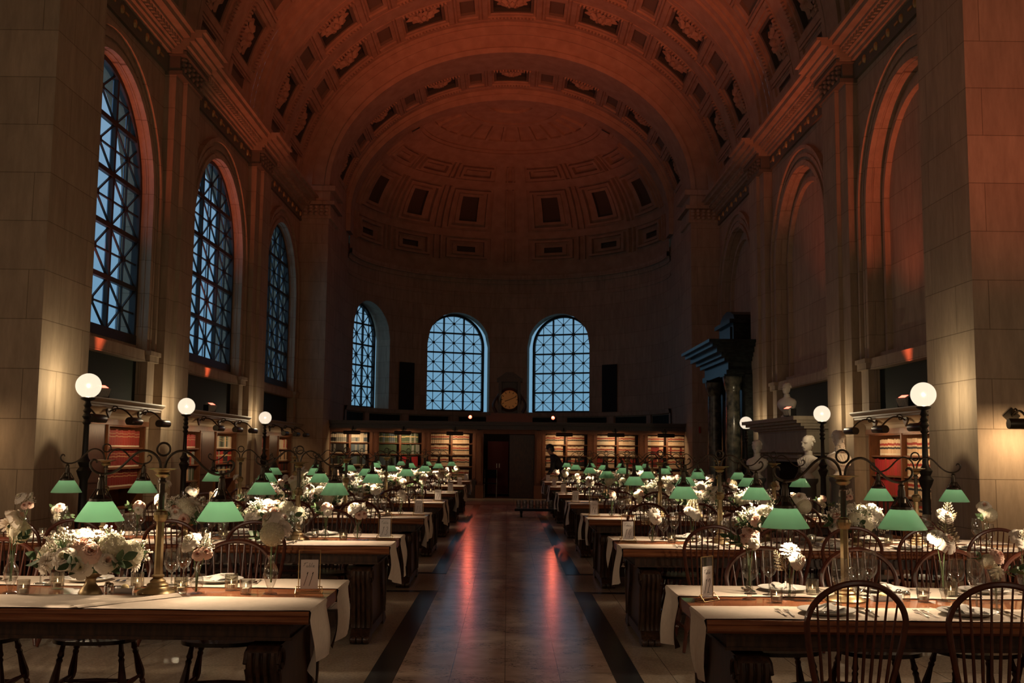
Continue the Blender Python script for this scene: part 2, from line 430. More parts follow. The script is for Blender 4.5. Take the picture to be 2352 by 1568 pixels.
def window(idx, Fr, uc, hw, z0, zs, cols, rows, rh, w, outer=True, thick=.08):
    # iron arched window: heavy mullions, saltire-and-cross lights with a boss in each
    cw = 2 * hw / cols
    inside = lambda u, v: v >= z0 - 1e-6 and abs(u - uc) <= hw + 1e-6 and (v <= zs or (u - uc) ** 2 + (v - zs) ** 2 <= hw * hw)
    def clip(a, b, n=60):
        pts = [(a[0] + (b[0] - a[0]) * i / n, a[1] + (b[1] - a[1]) * i / n) for i in range(n + 1)]
        ok = [p for p in pts if inside(*p)]
        return (ok[0], ok[-1]) if len(ok) > 1 else None
    top = zs + hw
    fr = MB()
    arch_band(fr, Fr, uc, hw - .07, hw + .03, zs, z0, w - .07, w + .05)
    ubox(fr, Fr, uc - hw, uc + hw, z0 - .12, z0 + .05, w - .08, w + .07)
    for i in range(1, cols):
        u = uc - hw + i * cw; c = clip((u, z0), (u, top))
        if c: bar(fr, Fr, *c, thick, w - .035, w + .035)
    for j in range(1, rows):
        v = z0 + j * rh; c = clip((uc - hw, v), (uc + hw, v))
        if c: bar(fr, Fr, *c, thick * 1.05, w - .038, w + .038)
    o = fr.build('window_%d' % idx, WINBAR); struct(o)
    lat = MB()
    for i in range(cols):
        for j in range(rows):
            u0 = uc - hw + i * cw; v0 = z0 + j * rh; u1 = u0 + cw; v1 = v0 + rh; um = (u0 + u1) / 2; vm = (v0 + v1) / 2
            for a, b in (((u0, v0), (u1, v1)), ((u0, v1), (u1, v0)), ((u0, vm), (u1, vm)), ((um, v0), (um, v1))):
                c = clip(a, b)
                if c: bar(lat, Fr, *c, thick * .36, w - .016, w + .016)
            if inside(um, vm):
                ubox(lat, Fr, um - .05, um + .05, vm - .05, vm + .05, w - .035, w + .035)
    lat.build('lattice', WINBAR, o)
    pn = MB(); A = arch_pts(uc, hw, zs, z0)
    pn.poly([Fr(*p, w) for p in A]); pn.build('glazing', PANE, o)
    if outer:
        ob = MB()
        for i in range(cols * 2 + 1):
            u = uc - hw + i * cw / 2; c = clip((u, z0), (u, top))
            if c: bar(ob, Fr, *c, .05, w - .06, w - .045)
        ob.build('outer_sash', OUTBAR, o)
    return o

# ------------------------------------------------------------------ side walls
def side_wall(side):
    Fr = LEFT if side == 'left' else RIGHT
    mb = MB()
    edges = [(14.5, 19.8), (21.15, 26.4), (27.75, 33.1)]
    for (a, b), c in zip(edges, BAYS):
        arch_wall(mb, Fr, a - .7, b + .7, 2.3, 10.0, c, OPEN_H, SPRING)
        ubox(mb, Fr, a - .7, c - 2.5, 0, 2.3, -.5, 0); ubox(mb, Fr, c + 2.5, b + .7, 0, 2.3, -.5, 0)
        # reveal to the glass, stepped
        arch_band(mb, Fr, c, OPEN_H - .02, OPEN_H, SPRING, 2.3, -.5, 0)
        # niche back behind the shelves and the ledge zone
        ubox(mb, Fr, c - 2.6, c + 2.6, 0, 3.3, -.6, -.46)
        ubox(mb, Fr, c - OPEN_H - .05, c + OPEN_H + .05, 3.05, 3.4, -.5, -.1)
    mb.quad(Fr(-12, 0, 0), Fr(13.9, 0, 0), Fr(13.9, 10, 0), Fr(-12, 10, 0))
    w = mb.build('wall_' + side, STONE); struct(w)
    # archivolts and ledges are mouldings of the wall
    tm = MB()
    for c in BAYS:
        for r1, r2, h in ((2.065, 2.49, .05), (2.045, 2.16, .10), (2.24, 2.32, .085), (2.42, 2.505, .12)):
            arch_band(tm, Fr, c, r1, r2, SPRING, 3.28, 0, h)
        ubox(tm, Fr, c - OPEN_H, c + OPEN_H, 3.08, 3.28, -.12, .10)
        for s in (-1, 1):
            u = c + s * 2.275
            ubox(tm, Fr, u - .25, u + .25, 3.08, 3.28, 0, .17); ubox(tm, Fr, u - .28, u + .28, 3.2, 3.28, 0, .2)
            ubox(tm, Fr, u - .19, u + .19, 2.3, 3.08, 0, .11)
        if True:
            ubox(tm, Fr, c - 2.06, c + 2.06, 2.28, 2.34, -.46, -.02)
    t = tm.build('trim_archivolt_' + side, STONE); struct(t)
    pb = MB()
    for c in BAYS: ubox(pb, Fr, c - OPEN_H, c + OPEN_H, 2.32, 3.09, -.44, -.08)
    struct(pb.build('trim_panel_' + side, GREENWALL))
    # pilasters with carved capitals, and the great piers
    for (a, b) in ((19.8, 21.15), (26.4, 27.75)):
        p = MB()
        ubox(p, Fr, a, b, 0, 8.75, -.1, .22); ubox(p, Fr, a - .06, b + .06, 0, .5, 0, .28)
        ubox(p, Fr, a + .45, b - .06, .5, 8.75, .2, .30)
        struct(p.build('trim_pilaster', STONE))
        cp = MB()
        ubox(cp, Fr, a - .03, b + .03, 8.72, 8.80, 0, .34)
        ubox(cp, Fr, a - .0, b + .0, 8.80, 9.12, 0, .28)
        for k in range(5):
            u = a + .14 + k * (b - a - .28) / 4
            for zz in (8.86, 8.97, 9.06): cp.sphere(Fr(u, zz, .30), .075, 8, 6, sz=.8)
        ubox(cp, Fr, a - .08, b + .08, 9.10, 9.16, 0, .42)
        struct(cp.build('trim_capital', COFMID))
    for (a, b, zt) in ((13.0, 14.5, 10.2), (33.1, 34.6, 8.88)):
        p = MB(); s = 1
        ubox(p, Fr, a, b, 0, zt, -.9, .92)
        ubox(p, Fr, a - .05, b + .05, 0, .45, -.9, .98)
        struct(p.build('trim_pier', STONE))
    cp = MB()
    ubox(cp, Fr, 33.05, 34.7, 8.86, 8.95, -.9, 1.0); ubox(cp, Fr, 33.08, 34.6, 8.95, 9.3, -.9, .97)
    for k in range(6):
        for zz in (9.02, 9.14, 9.24): cp.sphere((-(WX - .85) + k * -.17 if side == 'left' else (WX - .85) + k * .17, 33.06, zz), .075, 8, 6, sz=.8)
    ubox(cp, Fr, 33.0, 34.75, 9.3, 9.42, -.9, 1.1); ubox(cp, Fr, 33.08, 34.6, 9.42, 9.75, -.9, .95); ubox(cp, Fr, 32.98, 34.75, 9.75, 9.92, -.9, 1.12)
    struct(cp.build('trim_pier_capital', STONE))
    # frieze and cornice, breaking forward over the pilasters
    fz = MB()
    ubox(fz, Fr, -12, 33.1, 8.78, 9.12, -.1, .06)
    struct(fz.build('trim_frieze_' + side, COFMID))
    orn = MB()
    y = 14.8
    while y < 33:
        if not any(a - .2 < y < b + .2 for a, b in ((19.8, 21.15), (26.4, 27.75))):
            orn.sphere(Fr(y, 8.95, .065), .05, 8, 6, sz=1.7); ubox(orn, Fr, y + .13, y + .30, 8.93, 8.97, .06, .085)
        y += .62
    struct(orn.build('trim_frieze_ornament_' + side, GILT))
    cn = MB()
    spans = [(-12, 33.1, 0)] + [(a - .1, b + .1, .22) for a, b in ((19.8, 21.15), (26.4, 27.75))] + [(12.9, 14.6, .9)]
    for a, b, e in spans:
        g = 0 if e == 0 else .04
        for z0, z1, w1 in ((9.12, 9.2, .14), (9.2, 9.26, .2), (9.26, 9.36, .26), (9.36, 9.42, .36), (9.42, 9.52, .5), (9.52, 9.58, .58), (9.58, 9.9, .1)):
            ubox(cn, Fr, a - g * w1, b + g * w1, z0, z1, -.1, w1 + e)
    y = 14.6
    while y < 33:
        ubox(cn, Fr, y, y + .07, 9.28, 9.36, .2, .33); y += .16
    struct(cn.build('trim_cornice_' + side, PLASTER))
    # skirting
    bb = MB()
    for (a, b) in ((19.8, 21.15), (26.4, 27.75)): ubox(bb, Fr, a - .1, b + .1, 0, .22, 0, .34)
    struct(bb.build('baseboard_' + side, STONE))
side_wall('left'); side_wall('right')
for i, c in enumerate(BAYS):
    window(i + 1, LEFT, c, OPEN_H - .04, 3.5, SPRING, 3, 5, .9, -.16)
    ab = MB()   # blind arches opposite the windows: a recessed stone field
    A = arch_pts(c, OPEN_H + .01, SPRING, 3.2)
    ab.poly([RIGHT(*p, -.22) for p in A])
    arch_band(ab, RIGHT, c, 1.7, 1.80, SPRING, 3.2, -.22, -.12)
    struct(ab.build('wall_blind_arch', STONE))

# ------------------------------------------------------------------ coffered vault
def cells(mb, us, vs, dep, P, mfn=None):
    nu, nv = len(us) - 1, len(vs) - 1
    D = [[dep((us[i] + us[i + 1]) / 2, (vs[j] + vs[j + 1]) / 2) for j in range(nv)] for i in range(nu)]
    for i in range(nu):
        for j in range(nv):
            d = D[i][j]
            if mfn: mb.mat(mfn(d))
            mb.quad(P(us[i], vs[j], d), P(us[i + 1], vs[j], d), P(us[i + 1], vs[j + 1], d), P(us[i], vs[j + 1], d))
            if mfn: mb.mat(0)
            if i + 1 < nu and abs(D[i + 1][j] - d) > 1e-5:
                e = D[i + 1][j]
                if mfn: mb.mat(mfn(max(d, e) - .03))
                mb.quad(P(us[i + 1], vs[j], d), P(us[i + 1], vs[j + 1], d), P(us[i + 1], vs[j + 1], e), P(us[i + 1], vs[j], e))
            if j + 1 < nv and abs(D[i][j + 1] - d) > 1e-5:
                e = D[i][j + 1]
                if mfn: mb.mat(mfn(max(d, e) - .03))
                mb.quad(P(us[i], vs[j + 1], d), P(us[i + 1], vs[j + 1], d), P(us[i + 1], vs[j + 1], e), P(us[i], vs[j + 1], e))
def breaks(vals, step, lo, hi):
    v = sorted({round(x, 4) for x in vals if lo <= x <= hi} | {lo, hi}); out = []
    for a, b in zip(v[:-1], v[1:]):
        n = max(1, math.ceil((b - a) / step)); out += [a + (b - a) * k / n for k in range(n)]
    return out + [hi]
def vaultP(a, b, z=VZ):
    return lambda t, y, d: ((a + d) * math.sin(math.radians(t)), y, z + (b + d) * math.cos(math.radians(t)))
def coffer_bay(name, y0, y1, rows, a, b, step=24, hy=.80, ks=(-3, 3), parent=None):
    ts = []
    for k in range(ks[0], ks[1] + 1):
        for e in (6.6, 5.8, 5.0, 8.0, 8.35, 8.9, 9.25): ts += [step * k - e, step * k + e]
        for e in (3.0, 2.0): ts += [step * (k + .5) - e, step * (k + .5) + e]
    vs = []
    for r in rows:
        for e in (hy, hy * .88, hy * .76, hy * .66, hy * 1.14, hy * 1.22): vs += [r - e, r + e]
    us = breaks(ts, 2.2, -88, 88); vs = breaks(vs, 3, y0, y1)
    def dep(t, y):
        k = round(t / step); r = min(rows, key=lambda q: abs(q - y)); yr = abs(y - r); tr = abs(t - step * k)
        if not ks[0] <= k <= ks[1]: return 0
        if hy * 1.14 < yr < hy * 1.22: return .035
        if tr < 6.6 and yr < hy:
            if tr < 5.0 and yr < hy * .76: return .26
            if tr < 5.8 and yr < hy * .88: return .12
            return .06
        if 8.0 < tr < 8.35 or 8.9 < tr < 9.25: return .045 if yr < hy * 1.14 else 0
        q = abs(tr - step / 2)
        if q < 3.0 and yr < hy * .88: return .15 if q < 2.0 and yr < hy * .66 else .06
        return 0
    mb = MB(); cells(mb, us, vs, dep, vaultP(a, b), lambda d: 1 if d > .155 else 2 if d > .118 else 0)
    P = vaultP(a, b)
    for r in rows:      # dentil rows along the coffers
        for s in (-1, 1):
            yy = r + s * hy * 1.04; t = ks[0] * step - 7
            while t < ks[1] * step + 7:
                k = round(t / step)
                if abs(t - step * k) < 7:
                    c = [P(t + q, yy + e, d) for d in (0, -.07) for q, e in ((0, -.05), (.5, -.05), (.5, .05), (0, .05))]
                    n = len(mb.v); mb.v += c
                    for f in ((4, 5, 6, 7), (0, 1, 5, 4), (1, 2, 6, 5), (2, 3, 7, 6), (3, 0, 4, 7)): mb.face([n + i for i in f])
                t += 1.0
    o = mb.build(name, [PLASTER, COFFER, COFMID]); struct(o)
    return o, [(step * k, r) for k in range(ks[0], ks[1] + 1) for r in rows]
ros = MB()              # acanthus rosette, facing -Z
for ring, (n, r0, r1, z, w) in enumerate(((10, .14, .50, .06, .13), (8, .06, .32, -.04, .11))):
    for i in range(n):
        a = 2 * PI * (i + .5 * ring) / n
        cs, sn = math.cos(a), math.sin(a)
        def q(rad, off, zz): return (rad * cs - off * sn, rad * sn + off * cs, zz)
        m = (r0 + r1) / 2
        ros.grid([[q(r0, -w * .4, z + .04), q(r0, 0, z - .03), q(r0, w * .4, z + .04)], [q(m, -w, z), q(m, 0, z - .08), q(m, w, z)], [q(r1, -w * .5, z + .03), q(r1 * 1.05, 0, z - .02), q(r1, w * .5, z + .03)]])
ros.sphere((0, 0, -.06), .11, 10, 6)
ROSETTE = ros.mesh('rosette', PLASTER, True)
def put_rosettes(parent, spots, a, b, scale):
    P = vaultP(a, b)
    for t, y in spots:
        p = Vector(P(t, y, .17));         nx = Vector((math.sin(math.radians(t)) * b, 0, math.cos(math.radians(t)) * a)).normalized()
        o = obj('rosette', ROSETTE, parent, p, nx.to_track_quat('Z', 'Y').to_euler(), scale)
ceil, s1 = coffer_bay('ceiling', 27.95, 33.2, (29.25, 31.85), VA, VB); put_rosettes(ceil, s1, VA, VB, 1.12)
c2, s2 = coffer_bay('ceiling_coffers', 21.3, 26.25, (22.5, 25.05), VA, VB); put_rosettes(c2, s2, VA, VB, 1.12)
pv = MB(); P0 = vaultP(VA, VB)
pv.grid([[P0(t, y, .02) for t in range(-90, 91, 3)] for y in (-12, 21.3)])
struct(pv.build('ceiling_near', PLASTER))
for (a, b) in ((19.65, 21.3), (26.25, 27.95)):     # broad transverse ribs
    rb = MB()
    vs = breaks([a + .12, a + .3, b - .3, b - .12, a + .45, b - .45], 3, a, b)
    def dp(t, y, a=a, b=b):
        e = min(y - a, b - y)
        return -.10 if e < .12 else -.20 if e < .3 else -.17 if e < .45 else -.24
    cells(rb, breaks([], 2.2, -90, 90), vs, dp, P0)
    for y in (a, b):
        rb.grid([[P0(t, y, 0) for t in range(-90, 91, 2)], [P0(t, y, -.10) for t in range(-90, 91, 2)]])
    struct(rb.build('ceiling_rib', PLASTER))

# ------------------------------------------------------------------ great arch before the apse
def ring(mb, y, a0, b0, a1, b1, n=90):
    mb.grid([[(a0 * math.sin(t), y, VZ + b0 * math.cos(t)) for t in [PI * (i / n - .5) for i in range(n + 1)]],
             [(a1 * math.sin(t), y, VZ + b1 * math.cos(t)) for t in [PI * (i / n - .5) for i in range(n + 1)]]])
def soffit(mb, a, b, y0, y1, n=90):
    mb.grid([[(a * math.sin(t), y, VZ + b * math.cos(t)) for t in [PI * (i / n - .5) for i in range(n + 1)]] for y in (y0, y1)])
ga = MB()
steps = [(6.74, 5.57, 33.00), (6.60, 5.43, 33.00), (6.60, 5.43, 33.06), (6.36, 5.16, 33.06), (6.36, 5.16, 33.12), (5.95, 4.72, 33.12), (5.95, 4.72, 33.06), (5.80, 4.54, 33.06)]
n = 90
ga.grid([[(a * math.sin(t), y, VZ + b * math.cos(t)) for t in [PI * (i / n - .5) for i in range(n + 1)]] for a, b, y in steps + [(5.80, 4.54, 34.6)]])
ring(ga, 34.6, 5.80, 4.54, 6.0, 4.72)
soffit(ga, 6.74, 5.57, 32.95, 33.3)
struct(ga.build('trim_great_arch', PLASTER))
bb, s3 = coffer_bay('ceiling_apse_barrel', 34.55, 37.0, (35.8,), 5.95, 4.68, hy=.72); put_rosettes(bb, s3, 5.95, 4.68, .8)
ia = MB()
ia.grid([[(a * math.sin(t), y, VZ + b * math.cos(t)) for t in [PI * (i / n - .5) for i in range(n + 1)]] for a, b, y in ((6.0, 4.74, 36.95), (5.86, 4.52, 36.95), (5.86, 4.52, 37.02), (5.72, 4.30, 37.02), (5.72, 4.30, 37.75))])
struct(ia.build('trim_apse_arch', PLASTER))

# ------------------------------------------------------------------ apse: half dome, drum, wall
AY, AR = 37.6, 5.85
def domeP(ph, th, d):
    t = math.radians(max(th, 0)); r = (AR + d) * math.cos(t)
    z = VZ + (4.3 + d) * math.sin(t) if th > 0 else VZ + th * .0742
    return (r * math.sin(math.radians(ph)), AY + r * math.cos(math.radians(ph)), z)
COLS = (-68, -43, -18, 18, 43, 68)
ROWS = ((-6.6, 6.4), (10.2, 33.2), (37.3, 46.0))
ths, phs = [], []
for a, b in ROWS:
    for e in (0, 1.2, 2.3, 3.6, 5.0): ths += [a + e, b - e]
ths += [-14.5, -8.5, 48, 49.5, 51, 52.5, 54.5, 56, 58, 61, 71, 73, 78, 82, 86]
for c in COLS:
    for e in (10.2, 8.8, 7.4, 5.6, 3.8, 3.2): phs += [c - e, c + e]
for c in (-80.5, -55.5, -30.5, 0, 30.5, 55.5, 80.5):
    for e in (1.1, 1.8, 2.6): phs += [c - e, c + e]
for k in range(-7, 8):
    phs += [k * 12.86 - 1.3 + 6.43, k * 12.86 + 1.3 + 6.43]
def dome_dep(ph, th):
    if th > 58:
        if 61 < th < 71:
            q = abs((ph - 6.43) / 12.86 - round((ph - 6.43) / 12.86)) * 12.86
            return .105 if q > 1.3 else 0
        if 73 < th < 78: return .05
        return 0 if th < 82 else .1
    if 48 < th < 58:
        return {0: 0, 1: -.06, 2: -.12}.get(0 if th < 49.5 else 1 if th < 51 else 2 if th < 54.5 else 1 if th < 56 else 0, 0)
    if th < -8.5: return -.05
    c = min(COLS, key=lambda q: abs(q - ph)); e = abs(ph - c)
    for a, b in ROWS:
        if a < th < b:
            v = min(th - a, b - th)
            sh = 1.0 - .0 * th
            if e < 10.2 * sh:
                u = 10.2 - e
                if u < 1.4 or v < 1.2: return .05
                if u < 2.8 or v < 2.3: return -.09
                if u < 4.6 or v < 3.6: return .10
                if u < 6.4 or v < 5.0: return .04
                return .20
            for c2, big in ((0, 1), (-30.5, 0), (30.5, 0), (-55.5, 0), (55.5, 0), (80.5, 0), (-80.5, 0)):
                e2 = abs(ph - c2)
                if e2 < 2.6: return .10 if e2 < 1.1 else -.06 if e2 < 1.8 else .06
    return 0
dm = MB()
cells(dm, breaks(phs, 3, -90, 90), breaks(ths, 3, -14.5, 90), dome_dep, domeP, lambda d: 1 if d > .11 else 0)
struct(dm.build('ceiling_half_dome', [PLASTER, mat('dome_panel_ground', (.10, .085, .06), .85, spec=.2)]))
en = MB()       # entablature at the foot of the dome
for z0, z1, r0 in ((8.62, 8.80, 5.70), (8.45, 8.62, 5.80), (7.9, 8.0, 5.83)):
    en.grid([[((r if k != 1 else r) * math.sin(math.radians(p)), AY + r * math.cos(math.radians(p)), z) for p in range(-90, 91, 3)] for k, (r, z) in enumerate(((5.95, z0), (r0, z0), (r0, z1), (5.95, z1)))])
struct(en.build('trim_apse_entablature', STONE))
def apse_wall():
    mb = MB()
    WPH = (-66, -20.9, 20.9, 66); HW = 13.2; Z0, ZS = 3.12, 5.84
    rad = math.radians
    def at(ph, z, r=AR): return (r * math.sin(rad(ph)), AY + r * math.cos(rad(ph)), z)
    ph = -90; stp = .8
    edges = sorted({-90.0, 90.0} | {round(c + s * HW, 3) for c in WPH for s in (-1, 1)})
    pp = breaks(edges, 1.0, -90, 90)
    for a, b in zip(pp[:-1], pp[1:]):
        m = (a + b) / 2; c = min(WPH, key=lambda q: abs(q - m))
        if abs(m - c) < HW and c < 60:
            R = AR * rad(HW)
            za = ZS + math.sqrt(max(0, R * R - (AR * rad(a - c)) ** 2)); zb = ZS + math.sqrt(max(0, R * R - (AR * rad(b - c)) ** 2))
            mb.quad(at(a, za), at(b, zb), at(b, 9), at(a, 9)); mb.quad(at(a, 0), at(b, 0), at(b, Z0), at(a, Z0))
            mb.quad(at(a, za), at(b, zb), at(b, zb, AR + .75), at(a, za, AR + .75))
            mb.quad(at(a, Z0), at(b, Z0), at(b, Z0, AR + .75), at(a, Z0, AR + .75))
        else:
            mb.quad(at(a, 0), at(b, 0), at(b, 9), at(a, 9))
    for c in WPH[:3]:
        for e in (-HW, HW): mb.quad(at(c + e, Z0), at(c + e, Z0, AR + .75), at(c + e, ZS, AR + .75), at(c + e, ZS))
    # short straight returns between pier and apse
    for s in (-1, 1): mb.quad((s * AR, 34.5, 0), (s * AR, AY, 0), (s * AR, AY, 9.4), (s * AR, 34.5, 9.4))
    struct(mb.build('wall_apse', STONE))
    for i, c in enumerate(WPH[:3]):
        o = (( AR + .55) * math.sin(rad(c)), AY + (AR + .55) * math.cos(rad(c)))
        Fr = FRAME(o, (math.cos(rad(c)), -math.sin(rad(c))), (-math.sin(rad(c)), -math.cos(rad(c))))
        hw = 1.31
        window(4 + i, Fr, 0, hw, 3.15, ZS, 3, 5, .806, 0, outer=False, thick=.062)
    # ledge, dark panels and strips between the ledge and the screen
    lg = MB(); pn = MB(); gr = MB()
    lg.grid([[at(p, z, r) for p in range(-90, 91, 3)] for r, z in ((AR, 2.95), (AR - .09, 2.95), (AR - .12, 3.1), (AR, 3.1))])
    for k in range(-4, 5):
        c = k * 22.3
        lg.grid([[at(c + q, z, AR - .06) for q in (-1.6, 1.6)] for z in (2.1, 2.95)])
        for e in (-9.8, ):
            if k < 4: pn.grid([[at(c + 11.15 + q, z, AR - .02) for q in (-8.9, -4, 0, 4, 8.9)] for z in (2.2, 2.9)])
    for c in (-44.0, 44.0):
        gr.grid([[at(c + q, z, AR - .03) for q in (-3.7, 0, 3.7)] for z in (3.12, 5.0)])
        gr.grid([[at(c + q, z, r) for q in (-3.7, 3.7)] for z, r in ((5.0, AR), (5.0, AR - .05), (3.12, AR - .05))])
    struct(lg.build('trim_apse_ledge', STONE)); struct(pn.build('trim_apse_panel', GREENWALL)); struct(gr.build('trim_apse_niche', BLACK))
apse_wall()
fl = MB()  # filler boxes and unseen outer shell, added to stop sky light leaking in
for s in (-1, 1):
    x0, x1 = sorted((s * 5.7, s * 7.4)); fl.box(x0 if s < 0 else s * 5.86, x1 if s > 0 else s * 5.86, 34.5, 37.7, 8.6, 10.6)
    fl.box(*sorted((s * 5.86, s * 7.4)), 34.5, 34.7, 0, 16)
    fl.box(*sorted((s * 5.7, s * 7.4)), 37.0, 37.75, 9.3, 16)
fl.box(-7.4, 7.4, 37.1, 37.75, 14.2, 16.5)
fl.box(-7.4, 7.4, 33.15, 34.5, 15.3, 16.5)
fl.quad((-8, 30, 16.6), (8, 30, 16.6), (8, 46, 16.6), (-8, 46, 16.6))
fl.grid([[(7.7 * math.sin(math.radians(p)), AY + 7.7 * math.cos(math.radians(p)), z) for p in range(-90, 91, 5)] for z in (7.7, 16.6)])
for s in (-1, 1): fl.quad((s * 7.6, 33, 0), (s * 7.6, 37.7, 0), (s * 7.6, 37.7, 16.6), (s * 7.6, 33, 16.6))
struct(fl.build('wall_apse_shoulder', STONE))
fb = MB(); fb.box(-8, 8, 34, 46, -.3, -.03); struct(fb.build('floor_apse', TERR))

# ------------------------------------------------------------------ floor
def slab(name, x0, x1, y0, y1, m, z=0.0, th=.02):
    b = MB(); b.box(x0, x1, y0, y1, z - th, z); return struct(b.build(name, m))
slab('floor', -7.3, 7.3, -12, 44, TERR, -.004)
slab('floor_aisle', -.745, .745, -12, 30.3, TRAV, 0)
CUTS = ((-12, 11.75), (13.35, 30.3))
for a, b in CUTS:
    for s in (-1, 1):
        x = sorted((s * .747, s * .93)); slab('floor_dark_strip', x[0], x[1], a, b, DARKSTRIP, 0)
for y in (11.62, 13.35):
    for s in (-1, 1):
        x = sorted((s * .747, s * 6.6)); slab('floor_cross_strip', x[0], x[1], y, y + .13, DARKSTRIP, -.001)
slab('floor_threshold', -5.8, 5.8, 30.3, 30.45, DARKSTRIP, 0)
bw = MB(); bw.quad((-7.3, -12, 0), (7.3, -12, 0), (7.3, -12, 16), (-7.3, -12, 16)); struct(bw.build('wall_back', STONE))
# ------------------------------------------------------------------ words for places
ORD = ['first', 'second', 'third', 'fourth', 'fifth', 'sixth', 'seventh', 'eighth', 'ninth', 'tenth', 'eleventh', 'twelfth']
def row_name(side, k): return '%s %s table' % (ORD[k], side)

# ------------------------------------------------------------------ tables
TX0, TX1, TD, TH = .93, 4.45, 1.25, .76
TL = TX1 - TX0
ROWS_Y = {'left': [5.70, 9.10, 12.55, 16.0, 19.5, 23.3, 26.9], 'right': [5.57, 9.10, 12.65, 16.1, 19.5, 23.4, 26.9]}

def table_proto():
    root = thing('library_table', 'x', 'table')
    m = MB(); L = TL / 2; D = TD / 2
    m.prism([(-D, .712), (-D + .012, .70), (D - .012, .70), (D, .712), (D, .725), (D - .012, .735), (D - .004, .742), (D - .004, .752), (D - .012, .76), (-D + .012, .76), (-D + .004, .752), (-D + .004, .742), (-D + .012, .735), (-D, .725)], -L, L, T=lambda p, q, t: (t, p, q))
    m.build('table_top', TABLEWOOD, root)
    a = MB(); a.box(-L + .10, L - .10, -D + .07, D - .07, .615, .70); a.box(-L + .08, L - .08, -D + .05, D - .05, .685, .70)
    a.box(-L + .09, L - .09, -D + .06, D - .06, .615, .63)
    a.build('apron', DARKWOOD, root)
    prof = [(.26, .585), (.545, .585), (.575, .56), (.583, .52), (.572, .475), (.545, .44), (.535, .40), (.530, .34), (.515, .27), (.49, .20), (.475, .14), (.485, .105), (.53, .085), (.575, .055), (.582, .02), (.575, 0), (.40, 0), (.385, .05), (.40, .12), (.385, .2), (.35, .3), (.30, .36), (.27, .42)]
    for sx in (-1, 1):
        for sy in (-1, 1):
            xc = sx * (L - .225); lg = MB()
            lg.prism([(p * sy, q) for p, q in prof], xc - .075, xc + .075, T=lambda p, q, t: (t, p, q))
            for k in range(4):       # fluting on the face
                x = xc - .054 + k * .036
                lg.tube([(x, sy * (p + .002), q) for p, q in prof[2:12]], .0155, 6)
            for k in range(3):       # claws
                lg.sphere((xc - .05 + k * .05, sy * .575, .03), .031, 8, 6, sy=1.25)
            for s2 in (-1, 1):       # volutes on the cheeks
                sp = [(xc + s2 * .077, sy * (.50 + (.078 - .0085 * i) * math.cos(.75 * i)), .508 + (.078 - .0085 * i) * math.sin(.75 * i) * 1.05) for i in range(9)]
                lg.tube(sp, .013, 6)
                lg.tube([(xc + s2 * .077, sy * (p - .02), q) for p, q in prof[4:12]], .011, 6)
            lg.build('leg', DARKWOOD, root, smooth=True)
        pn = MB(); pn.box(sx * (L - .225) - .05, sx * (L - .225) + .05, -.42, .42, .06, .585)
        pn.box(sx * (L - .225) - .07, sx * (L - .225) + .07, -.46, .46, .03, .10)
        pn.build('end_panel', DARKWOOD, root)
    s = MB(); s.box(-L + .3, L - .3, -.07, .07, .07, .17); s.build('stretcher', DARKWOOD, root)
    return root
TP = table_proto(); TPT = tree_of(TP)

def runner_mesh(name, y0, y1, hang, seed):
    rnd = random.Random(seed); m = MB(); L = TL / 2
    ph = [rnd.uniform(0, 6) for _ in range(6)]
    path = []
    for i in range(9): path.append((L + .012 + .010 * math.sin(i * .5), TH - hang + hang * i / 9 * .985, 1 - i / 9))
    path += [(L + .011, TH - .004, 0), (L + .004, TH + .004, 0), (L - .02, TH + .0045, 0)]
    n = 60
    for i in range(1, n + 1): path.append((L - .02 - (2 * L - .06) * i / n, TH + .0045, 0))
    rows = []
    for x, z, h in path:
        r = []
        for j in range(9):
            f = j / 8; y = y0 + (y1 - y0) * f
            wob = .010 * math.sin(ph[0] + x * 2.1) + .006 * math.sin(ph[1] + x * 5.3)
            ripple = .0022 * max(0, math.sin(x * 9 + f * 5 + ph[2])) * (1 if z > TH else 0)
            xx = x + h * (.022 * math.sin(f * 7 + ph[3]) + .03 * h * math.sin(f * 3.2 + ph[4]))
            zz = z + ripple + (.05 * h * (f - .5) * math.sin(ph[5]) * 2 if h else 0)
            r.append((xx, y + wob * (1 - h), zz))
        rows.append(r)
    m.grid(rows)
    return m.mesh(name, LINEN, True)
TBL0 = 0
RUN_N = [runner_mesh('runner', -.615, -.165, .30, s) for s in (1, 2)]
RUN_F = [runner_mesh('runner', .205, .610, .30, s) for s in (3, 4)]

def rows_each():
    for side in ('left', 'right'):
        for k, y in enumerate(ROWS_Y[side]): yield side, k, y
first = True
for side, k, y in rows_each():
    s = -1 if side == 'left' else 1
    x = s * (TX0 + TX1) / 2; rz = 0 if s < 0 else PI     # runners hang at the aisle end
    lab = 'long dark library table with carved scroll legs, %s row, %s of aisle' % (ORD[k], side)
    if first: t = TP; t.location = (x, y, 0); t.rotation_euler = (0, 0, rz); t['label'] = lab; t['group'] = 'library tables'; first = False
    else: t = dup(TP, (x, y, 0), rz, lab, 'library tables', TPT)
    near, far = (RUN_N, RUN_F) if s < 0 else (RUN_F, RUN_N)
    for which, me in (('near', near[k % 2]), ('far', far[k % 2])):
        r = obj('table_runner', me, None, (x, y, 0), (0, 0, rz))
        tag(r, 'beige linen runner along the %s edge of the %s' % (which, row_name(side, k)), 'table runner', 'linen runners')

